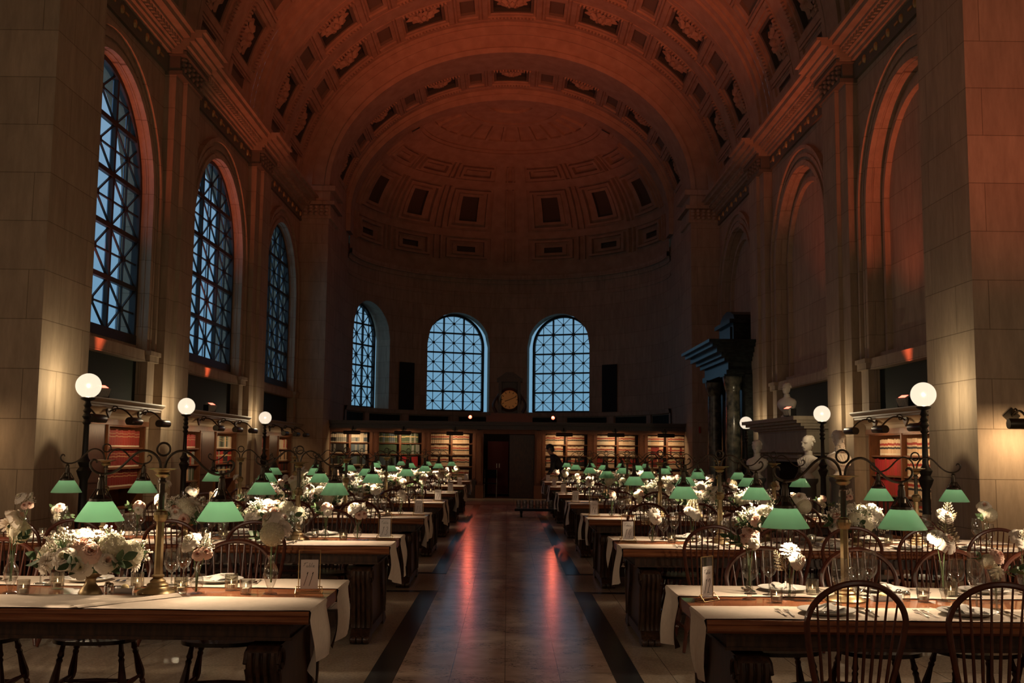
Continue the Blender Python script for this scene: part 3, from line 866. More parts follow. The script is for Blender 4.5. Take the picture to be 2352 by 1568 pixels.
# ------------------------------------------------------------------ spindle-back chairs
def turned_leg(a, b, name, parent):
    a = Vector(a); b = Vector(b); d = b - a; Ln = d.length
    pr = [(.0, .013), (.10, .015), (.16, .020), (.19, .013), (.22, .019), (.26, .015), (.40, .021), (.52, .026), (.60, .021), (.64, .013), (.67, .019), (.70, .014), (.82, .018), (.93, .014), (1.0, .012)]
    q = d.to_track_quat('Z', 'Y'); m = MB(); rows = []
    for t, r in pr: rows.append([a + q @ Vector((r * math.cos(2 * PI * j / 8), r * math.sin(2 * PI * j / 8), Ln * t)) for j in range(8)])
    k = m.grid(rows, close_u=True); m.face([k + j for j in range(8)]); m.face([k + 14 * 8 + j for j in range(8)])
    return m.build(name, CHAIRWOOD, parent, smooth=True)
def bow_pts(n=24):
    pts = [(-.155, .432), (-.190, .57), (-.215, .69)]
    for i in range(n + 1):
        t = PI * (1 - i / n); pts.append((.227 * math.cos(t), .775 + .185 * math.sin(t)))
    pts += [(.215, .69), (.190, .57), (.155, .432)]
    return [(x, -.175 - .085 * (z - .46) / .5, z) for x, z in pts]
def bow_z(x):
    x = min(abs(x), .226)
    return .775 + .185 * math.sqrt(max(0, 1 - (x / .227) ** 2))
def chair_proto(full):
    root = thing('spindle_back_chair', 'x', 'chair')
    st = MB(); rows = []
    nr, na = 6, 28
    for top in (1, 0):
        rr = []
        for i in range(nr + 1):
            f = (i / nr if top else 1 - i / nr)
            ring = []
            for j in range(na):
                a = 2 * PI * j / na; c, s_ = math.cos(a), math.sin(a)
                R = 1 / ((abs(c) ** 2.6 + abs(s_) ** 2.6) ** (1 / 2.6))
                x = .232 * R * c * f * (1.0 + .06 * s_); y = .235 * R * s_ * f
                dish = -.016 * (1 - f ** 2) + (.010 * math.exp(-((x / .05) ** 2)) * max(0, s_) * f if f < .98 else 0)
                z = (.434 + dish) if top else (.396 + .016 * f * f)
                ring.append((x, y, z))
            rr.append(ring)
        rows += rr
    st.grid(rows, close_u=True); st.build('seat', SEATWOOD, root, smooth=True)
    bw = MB(); P = bow_pts(24 if full else 14); bw.tube(P, [.0145 if 0 < i < len(P) - 1 else .012 for i in range(len(P))], 8 if full else 6)
    xs = [(-.138 + i * .0345, (-.185 + i * .04625)) for i in range(9)]
    def spin(m, i, n):
        xb, xt = xs[i]; zt = bow_z(xt) - .006
        yb = -.178; yt = -.175 - .085 * (zt - .46) / .5
        pts = [(xb + (xt - xb) * t, yb + (yt - yb) * t, .428 + (zt - .428) * t) for t in (0, .3, .6, 1)]
        m.tube(pts, [.0065, .0082, .0066, .0045], n)
    if full:
        bw.build('back_bow', CHAIRWOOD, root, smooth=True)
        for i in range(9):
            m = MB(); spin(m, i, 8); m.build('spindle', CHAIRWOOD, root, smooth=True)
    else:
        for i in range(9): spin(bw, i, 5)
        bw.build('backrest', CHAIRWOOD, root, smooth=True)
    foot = [(-.235, -.235), (.235, -.235), (.215, .20), (-.215, .20)]; top = [(-.155, -.13), (.155, -.13), (.16, .115), (-.16, .115)]
    for (fx, fy), (tx, ty) in zip(foot, top): turned_leg((tx, ty, .405), (fx, fy, 0.0), 'leg', root)
    def mid(i, t=.58): return Vector((top[i][0] + (foot[i][0] - top[i][0]) * t, top[i][1] + (foot[i][1] - top[i][1]) * t, .405 * (1 - t)))
    for a, b in ((0, 3), (1, 2)):
        m = MB(); A, B = mid(a), mid(b); m.tube([A, A.lerp(B, .3), A.lerp(B, .5), A.lerp(B, .7), B], [.008, .012, .016, .012, .008], 8); m.build('stretcher', CHAIRWOOD, root, smooth=True)
    m = MB(); A = (mid(0) + mid(3)) / 2; B = (mid(1) + mid(2)) / 2; m.tube([A, A.lerp(B, .3), A.lerp(B, .5), A.lerp(B, .7), B], [.008, .012, .016, .012, .008], 8); m.build('stretcher', CHAIRWOOD, root, smooth=True)
    return root
CHF = chair_proto(True); CHFT = tree_of(CHF)
CHS = chair_proto(False); CHST = tree_of(CHS)
SET_X = {}
for side, k, y in rows_each():
    SET_X[side, k] = ([1.60, 2.14, 2.70, 3.27, 3.80] if side == 'right' else [1.64, 2.38, 3.05, 3.75])
SET_X['right', 0] = [1.55, 2.11, 2.68, 3.2, 3.8]
NEAR_X = dict(SET_X); NEAR_X['left', 1] = [1.93, 2.58, 3.36, 3.86]; NEAR_X['left', 0] = []
NEAR_X['right', 0] = [1.545, 2.22, 2.85, 3.45]
used = {True: False, False: False}
rc = random.Random(5)
for side, k, y in rows_each():
    s = -1 if side == 'left' else 1
    for which in ('near', 'far'):
        for i, xx in enumerate(NEAR_X[side, k] if which == 'near' else SET_X[side, k]):
            full = k < 2; sg = -1 if which == 'near' else 1
            yy = y + sg * (TD / 2 - .045) + rc.uniform(-.02, .02); x = s * xx + rc.uniform(-.012, .012)
            if not seen(x, yy, .7): continue
            rz = (0 if sg < 0 else PI) + rc.uniform(-.09, .09)
            tone = 'dark bow-back spindle chair' if which == 'near' else 'reddish bow-back spindle chair'
            lab = '%s, %s from aisle, %s side of %s' % (tone, ORD[i], which, row_name(side, k))
            src, tr = (CHF, CHFT) if full else (CHS, CHST)
            if not used[full]:
                c = src; c.location = (x, yy, 0); c.rotation_euler = (0, 0, rz); c['label'] = lab; c['group'] = 'spindle chairs at the tables'; used[full] = True
            else: dup(src, (x, yy, 0), rz, lab, 'spindle chairs at the tables', tr)

# ------------------------------------------------------------------ brass two-armed table lamps
def arm_curve(s):
    key = [(.010, .655), (.016, .690), (.034, .722), (.062, .742), (.092, .748), (.122, .738), (.152, .712), (.182, .678), (.212, .648), (.243, .629), (.275, .622), (.305, .626), (.330, .640), (.345, .662), (.345, .684), (.332, .697), (.318, .692), (.316, .680)]
    V = [Vector((s * a * 1.062, 0, b)) for a, b in key]; out = []
    for i in range(len(V) - 1):
        p0 = V[max(i - 1, 0)]; p1 = V[i]; p2 = V[i + 1]; p3 = V[min(i + 2, len(V) - 1)]
        for t in (0, .5): out.append(.5 * ((2 * p1) + (p2 - p0) * t + (2 * p0 - 5 * p1 + 4 * p2 - p3) * t * t + (3 * p1 - p0 - 3 * p2 + p3) * t ** 3))
    return out + [V[-1]]
SHX = .308
def lamp_proto(arms):
    root = thing('brass_table_lamp', 'x', 'lamp')
    b = MB(); b.lathe([(.104, 0), (.104, .008), (.098, .014), (.085, .022), (.060, .030), (.055, .036), (.056, .046), (.050, .052), (.040, .056), (.041, .066), (.034, .072), (.024, .080), (.033, .088), (.033, .094), (.024, .100)], 28, capb=True, capt=True)
    b.build('base', BRASS, root, smooth=True)
    c = MB(); c.lathe([(.0225, .098), (.0205, .372)], 6)
    c.lathe([(.020, .372), (.030, .378), (.036, .395), (.039, .410), (.034, .425), (.022, .432), (.022, .438)], 20)
    c.build('column', BRASS, root)
    u = MB(); u.lathe([(.0155, .432), (.0150, .575), (.021, .580), (.021, .588), (.016, .592), (.017, .604)], 12); u.build('upper_stem', BRONZE, root, smooth=True)
    d = MB(); d.lathe([(.016, .602), (.034, .612), (.039, .622), (.030, .630), (.044, .638), (.050, .645), (.078, .650), (.082, .655), (.010, .657)], 24); d.build('drip_plate', BRASS, root, smooth=True)
    for s in arms:
        a = MB(); P = arm_curve(s); a.tube(P, [.0068] * (len(P) - 4) + [.006, .005, .0045, .005], 8); a.build('arm', BRONZE, root, smooth=True)
    r = MB(); r.tube([(.0335 * math.cos(2 * PI * i / 28), 0, .756 + .0335 * math.sin(2 * PI * i / 28)) for i in range(28)], .0058, 8, closed=True); r.build('finial_ring', BRONZE, root, smooth=True)
    for s in arms:
        x = s * SHX; k = MB()
        k.lathe([(.009, .628), (.013, .622), (.010, .612), (.017, .604), (.015, .590), (.020, .575), (.020, .545), (.023, .540), (.021, .533), (.022, .515), (.034, .504), (.057, .494), (.061, .480), (.056, .478)], 16, (x, 0, 0))
        for j in range(6):
            a = 2 * PI * j / 6; k.tube([(x + .024 * math.cos(a), .024 * math.sin(a), .545), (x + .057 * math.cos(a), .057 * math.sin(a), .490)], .0035, 5)
        k.build('socket', BRONZE, root, smooth=True)
        g = MB(); g.lathe([(.050, .492), (.053, .488), (.062, .478), (.090, .436), (.122, .384), (.1245, .378), (.121, .377), (.088, .432), (.060, .474), (.051, .484), (.048, .491)], 36, (x, 0, 0)); g.build('shade', SHADE, root, smooth=True)
    return root
LP = lamp_proto((-1, 1)); LPT = tree_of(LP); lamp_first = True
POSTS = {}
for side, k, y in rows_each(): POSTS[side, k] = [1.82, 3.2]
for q in (('left', 0), ('right', 0)): POSTS[q] = [1.84 if q[0] == 'left' else 1.785, 3.5]
POSTS['left', 1] = [1.78, 3.43]; POSTS['right', 1] = [1.82, 3.50]; POSTS['left', 2] = [1.90, 3.15]; POSTS['right', 2] = [1.82, 3.18]
POSTS['left', 6] = [1.72, 3.0]
ROTS = {('left', 1, 0): .06, ('left', 1, 1): .20, ('left', 0, 0): .18, ('right', 0, 0): -.02, ('right', 1, 0): -.05, ('right', 1, 1): -.15, ('right', 2, 1): 0.0, ('left', 2, 1): .24, ('left', 2, 0): .02}
for side, k, y in rows_each():
    s = -1 if side == 'left' else 1
    for i, px in enumerate(POSTS[side, k]):
        x = s * px; rz = ROTS.get((side, k, i), rc.uniform(-.12, .12)); dy = .06 if (side, k) == ('right', 0) else -.03; loc = (x, y + dy, TH)
        if seen(x, y, 1.3, 250):
            lab = 'brass lamp with two green glass shades, %s from aisle on %s' % ('nearer' if i == 0 else 'farther', row_name(side, k))
            if lamp_first: LP.location = loc; LP.rotation_euler = (0, 0, rz); LP['label'] = lab; LP['group'] = 'two-armed table lamps'; lamp_first = False
            else: dup(LP, loc, rz, lab, 'two-armed table lamps', LPT)
        for q in (-1, 1): point((x + q * SHX * math.cos(rz), y + dy + q * SHX * math.sin(rz), TH + .452), LAMP_W, WARM, .022)

# ------------------------------------------------------------------ globe standards
def globe_proto():
    root = thing('globe_lamp_standard', 'x', 'lamp')
    p = MB(); p.lathe([(.20, 0), (.20, .06), (.16, .10), (.17, .16), (.12, .22), (.10, .40), (.075, .50), (.085, .56), (.055, .62), (.050, 1.10), (.075, 1.16), (.095, 1.22), (.060, 1.27), (.085, 1.33), (.05, 1.38), (.038, 1.42), (.033, 1.80), (.055, 1.83), (.036, 1.87), (.060, 1.91), (.036, 1.95), (.052, 1.98), (.034, 2.02), (.050, 2.05), (.036, 2.08), (.030, 2.11)], 16, capb=True)
    p.build('post', IRON, root, smooth=True)
    g = MB(); g.lathe([(.028, 2.10), (.085, 2.125), (.095, 2.15), (.085, 2.155)], 20); g.build('gallery', IRON, root, smooth=True)
    s = MB(); s.sphere((0, 0, 2.30), .158, 28, 18); s.build('globe', OPAL, root, smooth=True)
    return root
GP = globe_proto(); GPT = tree_of(GP)
GL = [(-5.36, 13.45, 'before the great stone pier on the left'), (-6.05, 19.85, 'before the first pilaster on the left'), (-6.15, 26.75, 'before the second pilaster on the left'),
      (5.32, 13.45, 'before the great stone pier on the right'), (6.03, 20.2, 'between fireplace and bookcase on the right'), (6.04, 26.7, 'between fireplace and black doorcase')]
for i, (x, y, w) in enumerate(GL):
    lab = 'black iron standard with white glass globe ' + w
    if i == 0: GP.location = (x, y, 0); GP['label'] = lab; GP['group'] = 'globe lamp standards'
    else: dup(GP, (x, y, 0), 0, lab, 'globe lamp standards', GPT)
    point((x, y, 2.30), GLOBE_W * (1.0, .85, .55)[i % 3], (1, .78, .48), .012)
# ------------------------------------------------------------------ books
def bmat(n, c, rough=.6): return mat('book_cloth_' + n, c, rough, spec=.3)
BC = {'red': bmat('red', (.33, .040, .026)), 'deepred': bmat('deep_red', (.20, .026, .020)), 'tan': bmat('tan', (.62, .43, .26)), 'buff': bmat('buff', (.70, .52, .34)), 'green': bmat('green', (.060, .095, .055)), 'grey': bmat('grey', (.26, .27, .24)), 'black': bmat('black', (.030, .027, .025)), 'crimson': bmat('crimson', (.42, .030, .035)), 'cream': bmat('cream', (.66, .57, .43)), 'blue': bmat('blue', (.10, .14, .17))}
GILTTITLE = bmat('gilt_title', (.60, .45, .22))
PAGES = bmat('paper_block', (.62, .52, .38))
LABELM = bmat('paper_label', (.72, .64, .50))
BOOKS = {}
def book_mesh(col, w, h, style):
    # upright volume, spine facing local -Y, standing on z = 0, width along x; style picks the bands on the spine
    key = (col, round(w, 3), round(h, 3), style)
    if key in BOOKS: return BOOKS[key]
    d = .17; m = MB()
    n = 5; sp = [(-w / 2 + w * i / n, -.010 * math.sin(PI * i / n)) for i in range(n + 1)]
    m.prism(sp + [(w / 2, d), (-w / 2, d)], 0, h)
    def band(z0, z1, mi):
        m.mat(mi); m.prism([(x, y - .0018) for x, y in sp] + [(w / 2 - .001, .012), (-w / 2 + .001, .012)], z0, z1); m.mat(0)
    m2 = [BC[col], GILTTITLE, BC['red'], BC['black'], LABELM]
    if style == 'law': band(h * .62, h * .76, 2); band(h * .40, h * .52, 3); band(h * .04, h * .13, 4)
    elif style == 'lawtop': band(h * .72, h * .86, 2); band(h * .52, h * .60, 3)
    elif style == 'label': band(h * .03, h * .12, 4); band(h * .62, h * .65, 1); band(h * .80, h * .82, 1)
    elif style == 'gilt': band(h * .60, h * .72, 1); band(h * .12, h * .14, 1)
    elif style == 'stripe': band(h * .55, h * .90, 4); band(h * .03, h * .11, 4)
    m.mat(1); m.box(-w / 2 + .003, w / 2 - .003, .012, d - .004, h - .001, h + .0006); m.mat(0)
    BOOKS[key] = m.mesh('book', m2)
    return BOOKS[key]
BOOK_N = [0]; BOOK_MAX = 300
REST = MB(); RESTM = ['red', 'deepred', 'tan', 'buff', 'green', 'grey', 'black', 'crimson', 'cream', 'blue']
def shelf_of_books(Fr, u0, u1, z, w, col, style, wid, ht, label, group, seed, fill=1.0, individual=True, cols=None, lean=0):
    rnd = random.Random(seed); u = u0; end = u0 + (u1 - u0) * fill
    o0 = Vector(Fr(0, 0, 0)); ud = Vector(Fr(1, 0, 0)) - o0; nd = Vector(Fr(0, 0, 1)) - o0
    while True:
        bw_ = wid * rnd.choice((.92, 1.0, 1.08)); hh = ht * rnd.choice((.97, 1.0, 1.03))
        if u + bw_ > end: break
        c = rnd.choice(cols) if cols else col
        p = Vector(Fr(u + bw_ / 2, z, w))
        if individual and BOOK_N[0] < BOOK_MAX:
            # local x -> u, local y -> into the shelf (-n)
            X = ud; Y = -nd; Z = Vector((0, 0, 1))
            if X.cross(Y).z < 0: X = -X
            mw = Matrix((X, Y, Z)).transposed().to_4x4(); mw.translation = p
            o = bpy.data.objects.new('book', book_mesh(c, bw_, hh, style)); COL.objects.link(o); o.matrix_world = mw
            tag(o, label, 'book', group); BOOK_N[0] += 1
        else:
            REST.mat(RESTM.index(c)); ubox(REST, Fr, u + .0006, u + bw_ - .0006, z, z + hh, w - .17, w)
            if style in ('law', 'lawtop'):
                REST.mat(0); ubox(REST, Fr, u + .001, u + bw_ - .001, z + hh * .62, z + hh * .76, w - .01, w + .002)
                REST.mat(6); ubox(REST, Fr, u + .001, u + bw_ - .001, z + hh * .40, z + hh * .52, w - .01, w + .002)
            if style in ('label', 'stripe', 'law'): REST.mat(8); ubox(REST, Fr, u + .001, u + bw_ - .001, z + hh * .03, z + hh * .12, w - .01, w + .0025)
        u += bw_ + .0012

# ------------------------------------------------------------------ picture lamps on scrolled brackets
def picture_lamp(Fr, u, z, w, label, L=.5, arm=.42, watts=None, drop=.13):
    root = thing('bracket_lamp', label, 'lamp', Fr(u, z, w), group='shelf lamps')
    o0 = Vector(Fr(0, 0, 0)); ud = (Vector(Fr(1, 0, 0)) - o0); nd = (Vector(Fr(0, 0, 1)) - o0)
    T = lambda a, b, c: tuple(ud * a + nd * c + Vector((0, 0, b)))
    p = MB(); p.box(-.07, .07, -.07, .07, 0, .03, T=lambda a, b, c: T((a - b) * .75, (a + b) * .75, c)); p.build('wall_plate', BRONZE, root)
    a = MB(); pts = [T(0, 0, .02)]
    for i in range(14):
        t = i / 13; pts.append(T(0, .075 * math.sin(t * PI * 1.0) - drop * t * t, .03 + (arm - .04) * t))
    a.tube(pts, .014, 6)
    sp = [T(0, .035 + (.062 - .0045 * i) * math.sin(.7 * i), .11 + (.062 - .0045 * i) * math.cos(.7 * i)) for i in range(12)]
    a.tube(sp, .011, 6); a.build('bracket', BRONZE, root, smooth=True)
    zz = -drop - .03
    h = MB(); rows = []
    for x in (-L / 2, -L / 2 + .02, L / 2 - .02, L / 2):
        r = .068 if abs(x) < L / 2 else .060
        rows.append([T(x, zz + r * math.sin(q), arm + r * math.cos(q)) for q in [-1.0 + (PI + 2.0) * i / 14 for i in range(15)]])
    h.grid(rows)
    for x in (-L / 2, L / 2): h.poly([T(x, zz + .06 * math.sin(q), arm + .06 * math.cos(q)) for q in [-1.0 + (PI + 2.0) * i / 14 for i in range(15)]])
    h.build('shade', BRONZE, root, smooth=True)
    P = Vector(Fr(u, z, w)) + Vector(T(0, zz - .075, arm - .03))
    aim = Vector(Fr(u, z - .75, w - .05))
    wv = PIC_W if watts is None else watts
    if wv: 
        l = bpy.data.lights.new('lamp_light', 'AREA'); l.shape = 'RECTANGLE'; l.size = L * .8; l.size_y = .04; l.energy = wv; l.color = (1, .66, .36)
        o = bpy.data.objects.new('lamp_light', l); COL.objects.link(o); o.location = P
        z_ = (P - aim).normalized(); x_ = ud.normalized(); y_ = z_.cross(x_).normalized(); x_ = y_.cross(z_)
        mw = Matrix((x_, y_, z_)).transposed().to_4x4(); mw.translation = P; o.matrix_world = mw
    return root

# ------------------------------------------------------------------ bookcases in the side bays
def side_bookcase(Fr, c, label, units, door, levels=(.12, .48, .83, 1.17, 1.52, 1.90), solid=None):
    root = thing('bookcase', label, 'bookcase', Fr(c, 0, 0), group='bookcases along the side walls')
    X = Vector(Fr(c, 0, 0)); o0 = Vector(Fr(0, 0, 0)); ud = Vector(Fr(1, 0, 0)) - o0; nd = Vector(Fr(0, 0, 1)) - o0
    G = lambda u, v, w: tuple(ud * u + nd * w + Vector((0, 0, v)))
    b = MB(); ubox(b, G, -2.48, 2.48, .02, 1.95, -.44, -.41); b.build('back_panel', OAK, root)
    for u in sorted({q for un in units for q in un}):
            p = MB(); ubox(p, G, u - .028, u + .028, 0, 1.95, -.41, .02); ubox(p, G, u - .04, u + .04, 0, .1, -.41, .035); p.build('upright', OAK, root)
    for (u0, u1) in units:
        for z in levels:
            s = MB(); ubox(s, G, u0 + .028, u1 - .028, z - .028, z, -.41, .0); s.build('shelf', OAK, root)
        q = MB(); ubox(q, G, u0 + .03, u1 - .03, 0, .085, -.2, .025); q.build('plinth', OAK, root)
    for (u0, u1) in door:
        d = MB(); ubox(d, G, u0, u1, 0, 1.95, -.1, -.02)
        w_ = u1 - u0
        for za, zb in ((.15, .85), (.95, 1.85)):
            ubox(d, G, u0 + .1, u1 - .1, za, zb, -.03, 0)
        d.build('door', DARKWOOD, root)
    r = MB(); ubox(r, G, -2.5, 2.5, 1.90, 1.99, -.40, .05); r.build('rail', OAK, root)
    k = MB()
    cov = [(.05, 1.99), (.06, 2.01), (.07, 2.05), (.10, 2.09), (.18, 2.135), (.27, 2.16), (.28, 2.16), (.28, 2.19), (.31, 2.20), (.31, 2.225), (.35, 2.25), (.37, 2.28), (.37, 2.30), (-.1, 2.30), (-.1, 1.99)]
    k.prism([(p, q) for p, q in cov], -2.42, 2.42, T=lambda p, q, t: G(t, q, p)); k.build('cornice', mat('stone_cornice', (.36, .28, .19), .5, spec=.4), root)
    return root
SHZ = (.83, 1.17, 1.52)
side_bookcase(LEFT, BAYS[0], 'oak bookcase of red sets behind the nearest left globe lamp', [(-2.4, -.62), (.62, 2.4)], [(-.58, .58)])
for z, nm in zip(SHZ, ('third', 'second', 'top')):
    shelf_of_books(LEFT, BAYS[0] + .68, BAYS[0] + 2.36, z, -.06, 'deepred' if nm != 'top' else 'red', 'label', .118, .30, 'red volume of the uniform set on the %s shelf of the nearest left bookcase' % nm, 'red set on the %s shelf, nearest left bookcase' % nm, int(z * 100))
shelf_of_books(LEFT, BAYS[0] + .68, BAYS[0] + 2.36, .12, -.06, 'deepred', 'plain', .11, .27, '', '', 3, individual=False)
side_bookcase(LEFT, BAYS[1], 'oak bookcase with dark central door behind the middle left globe lamp', [(-2.4, -.62), (.62, 2.4)], [(-.58, .58)])
for z, nm, ca, cb in zip(SHZ, ('third', 'second', 'top'), (['tan', 'grey', 'green'], ['red', 'grey', 'black', 'crimson'], ['red', 'red', 'crimson']), (['black', 'deepred', 'grey'], ['crimson', 'black', 'grey', 'red'], ['cream', 'grey', 'black', 'green', 'tan'])):
    for (u0, u1), cols, d in (((-2.36, -.68), ca, 'left of'), ((.68, 2.36), cb, 'right of')):
        shelf_of_books(LEFT, BAYS[1] + u0, BAYS[1] + u1, z, -.06, 'red', 'label' if nm == 'top' else 'gilt', .105, .28, '%s-shelf mixed volume %s the dark door, middle left bookcase' % (nm, d), '%s shelf %s the door, middle left bookcase' % (nm, d), int(z * 77) + len(d), cols=cols, individual=d == 'right of' or nm != 'third', fill=.97)
side_bookcase(LEFT, BAYS[2], 'oak bookcase behind the farthest left globe lamp', [(-2.4, -.62), (.62, 2.4)], [(-.58, .58)])
for z, nm, ca, cb in zip(SHZ, ('third', 'second', 'top'), (['red', 'green'], ['black', 'red', 'grey'], ['red', 'red', 'crimson']), (['black', 'deepred'], ['tan', 'black'], ['cream', 'crimson', 'tan', 'grey'])):
    for (u0, u1), cols, d in (((-2.36, -.68), ca, 'left of'), ((.68, 2.36), cb, 'right of')):
        shelf_of_books(LEFT, BAYS[2] + u0, BAYS[2] + u1, z, -.06, 'red', 'label', .135, .28, '%s-shelf volume %s the dark door, farthest left bookcase' % (nm, d), '%s shelf %s the door, farthest left bookcase' % (nm, d), int(z * 99) + len(d), cols=cols, individual=nm == 'top', fill=.95)
side_bookcase(RIGHT, BAYS[0], 'oak bookcase of law volumes behind the nearest right globe lamp', [(-2.4, -.8), (-.8, .82), (.82, 2.4)], [])
for j, (u0, u1, d) in enumerate(((.83, 2.36, 'outer'), (-.79, .79, 'middle'), (-2.36, -.84, 'hidden'))):
    for z, nm in zip((.48,) + SHZ, ('fourth', 'third', 'second', 'top')):
        col, stl = ('tan', 'law')
        cols = ['tan', 'buff']
        if d == 'outer' and nm in ('third', 'second'): col, stl, cols = 'red', 'plain', ['red', 'crimson']
        if d == 'outer' and nm == 'fourth': cols = ['deepred', 'black']; stl = 'plain'
        shelf_of_books(RIGHT, BAYS[0] + u0 + .02, BAYS[0] + u1, z, -.06, col, stl, .062 if stl == 'law' else .10, .285, '%s volume on the %s shelf of the %s section, right bookcase' % ('red' if stl == 'plain' else 'tan law', nm, d), '%s shelf of the %s section, right bookcase' % (nm, d), int(z * 55) + j, cols=cols, fill=.84 if d == 'outer' and nm == 'top' else 1.0, individual=(d != 'hidden' and nm != 'fourth'))
# bracket lamps before them
for c, Fr, sd, who in ((BAYS[0], LEFT, 'left', 'nearest'), (BAYS[1], LEFT, 'left', 'middle'), (BAYS[2], LEFT, 'left', 'farthest'), (BAYS[0], RIGHT, 'right', 'nearest')):
    for du, wh in ((-1.5, 'near end'), (0.05, 'middle'), (1.5, 'far end')):
        picture_lamp(Fr, c + du, 2.10, .20, 'dark bracket lamp with bar shade over the %s of the %s %s bookcase' % (wh, who, sd), L=.50, arm=.44, watts=PIC_W * ((1.0 if who != 'farthest' else .6) if sd == 'left' else 1.7))
# lamps on the near faces of the two great piers
for s, sd in ((1, 'right'), (-1, 'left')):
    Fr = FRAME((6.22 if s > 0 else -6.8, 13.0), (1, 0), (0, -1))
    picture_lamp(Fr, 0, 2.02, 0, 'dark bracket lamp lighting the great stone pier on the %s' % sd, L=.5, arm=.45, watts=9, drop=.08)

# ------------------------------------------------------------------ the book screen across the apse
SY = 34.5
SCR = FRAME((0.05, SY), (1, 0), (0, -1))
CARVED = mat('carved_oak', (.20, .075, .032), .42, bump=(45, .6, .03))
LEV = (.60, 1.02, 1.40, 1.76)
bays = [(-5.98, -4.40, 'first'), (-4.40, -2.70, 'second'), (-2.70, -1.04, 'third'), (1.04, 2.72, 'fourth'), (2.72, 4.38, 'fifth'), (4.38, 5.95, 'sixth')]
STY = {'first': (['black', 'black', 'grey'], 'stripe', ['blue', 'grey', 'grey', 'blue', 'cream']), 'second': (['green', 'green', 'blue'], 'gilt', ['green', 'grey', 'green']), 'third': (['buff', 'tan'], 'law', ['buff', 'tan']),
       'fourth': (['buff', 'tan'], 'law', ['buff', 'buff', 'tan']), 'fifth': (['buff', 'cream'], 'law', ['buff', 'tan']), 'sixth': (['cream', 'tan'], 'law', ['tan', 'buff'])}
for u0, u1, nm in bays:
    root = thing('bookcase', 'oak shelf bay full of books in the far screen, %s from the left' % nm, 'bookcase', SCR((u0 + u1) / 2, 0, 0), group='shelf bays of the far screen')
    c = (u0 + u1) / 2; h = (u1 - u0) / 2
    G = lambda u, v, w: (u, -w, v)
    b = MB(); ubox(b, G, -h, h, .02, 2.16, -.42, -.40); b.build('back_panel', OAK, root)
    for u in (-h + .077, h - .077):
        p = MB(); ubox(p, G, u - .075, u + .075, .6, 2.16, -.4, .03); ubox(p, G, u - .035, u + .035, .65, 2.1, .03, .045); p.build('upright', CARVED, root)
    p = MB(); ubox(p, G, -.03, .03, .6, 2.16, -.4, .0); p.build('divider', OAK, root)
    for z in LEV:
        s = MB(); ubox(s, G, -h + .1, h - .1, z - .03, z, -.4, -.01); s.build('shelf', OAK, root)
    q = MB(); ubox(q, G, -h, h, 0, .54, -.4, .10); ubox(q, G, -h, h, .54, .60, -.4, .14)
    for s2 in (-1, 1): ubox(q, G, s2 * h / 2 - h * .4, s2 * h / 2 + h * .4, .1, .46, .09, .115)
    q.build('base_cabinet', DARKWOOD, root)
    k = MB(); ubox(k, G, -h, h, 2.10, 2.18, -.4, .06); ubox(k, G, -h, h, 2.18, 2.24, -.4, .03); k.build('frieze', OAK, root)
    ca, stl, cb = STY[nm]
    for z, lev in zip(LEV[::-1], ('top', 'second', 'third', 'lowest')):
        for (a, bb_, cols, half) in ((u0 + .12, c - .03, ca, 'left'), (c + .03, u1 - .12, cb, 'right')):
            cc = cols; st2 = stl
            if nm == 'second' and lev == 'third' and half == 'right': cc = ['crimson']; st2 = 'plain'
            if nm == 'first' and lev == 'third': cc = ['black', 'blue', 'green']
            if nm == 'sixth': cc = ['deepred', 'tan'] if lev != 'top' else cc
            if nm == 'fourth' and lev in ('third',): cc = ['tan', 'black']
            if nm == 'fifth' and lev == 'third': cc = ['deepred', 'red', 'tan']
            shelf_of_books(SCR, a, bb_, z, -.05, 'tan', st2 if nm != 'second' else 'gilt', .066, .30, 'book on the %s shelf, %s half of the %s bay in the far screen' % (lev, half, nm), '%s shelf, %s half, %s far bay' % (lev, half, nm), len(lev) * 7 + len(half) * 3 + len(nm) + int(z * 10), cols=cc, individual=lev == 'top', fill=.93 if half == 'left' else .86)
rb = REST.build('books', [BC[c] for c in RESTM]); rb['kind'] = 'stuff'; tag(rb, 'rows of further books on the lower shelves', 'books')
for u0, u1, nm in bays:
    picture_lamp(SCR, (u0 + u1) / 2 + (.12 if u0 < 0 else -.1), 2.20, .08, 'dark bar lamp over the %s shelf bay of the far screen' % nm, L=.54, arm=.36, watts=5, drop=.10)
# cornice over the whole screen, and the doorway in its middle
k = MB()
for z0, z1, w in ((2.22, 2.28, .16), (2.28, 2.36, .10), (2.36, 2.42, .22), (2.42, 2.47, .28)): ubox(k, SCR, -6.05, 6.0, z0, z1, -.45, w)
struct(k.build('trim_screen_cornice', DARKWOOD))
d1 = MB()
for s in (-1, 1):
    u = s * .95
    ubox(d1, SCR, u - .11, u + .11, 0, 2.2, -.4, .10); ubox(d1, SCR, u - .13, u + .13, 0, .42, -.4, .15); ubox(d1, SCR, u - .05, u + .05, .5, 2.0, .1, .125)
ubox(d1, SCR, -.9, .9, 2.08, 2.22, -.4, .06)
struct(d1.build('door_1', CARVED))
leaf = MB(); ubox(leaf, SCR, .02, .86, .02, 2.06, -.12, -.06)
for za, zb in ((.15, .9), (1.0, 1.95)): ubox(leaf, SCR, .12, .74, za, zb, -.08, -.045)
lf = leaf.build('door_leaf', DARKWOOD, bpy.data.objects['door_1'])
hd = MB(); hd.tube([SCR(.77, .95, -.03), SCR(.77, 1.25, -.03)], .012, 8); hd.build('handle', BRASS, lf)
rm = MB()   # dim room beyond the doorway
rm.quad((-1.6, 38.2, 0), (1.6, 38.2, 0), (1.6, 38.2, 2.3), (-1.6, 38.2, 2.3))
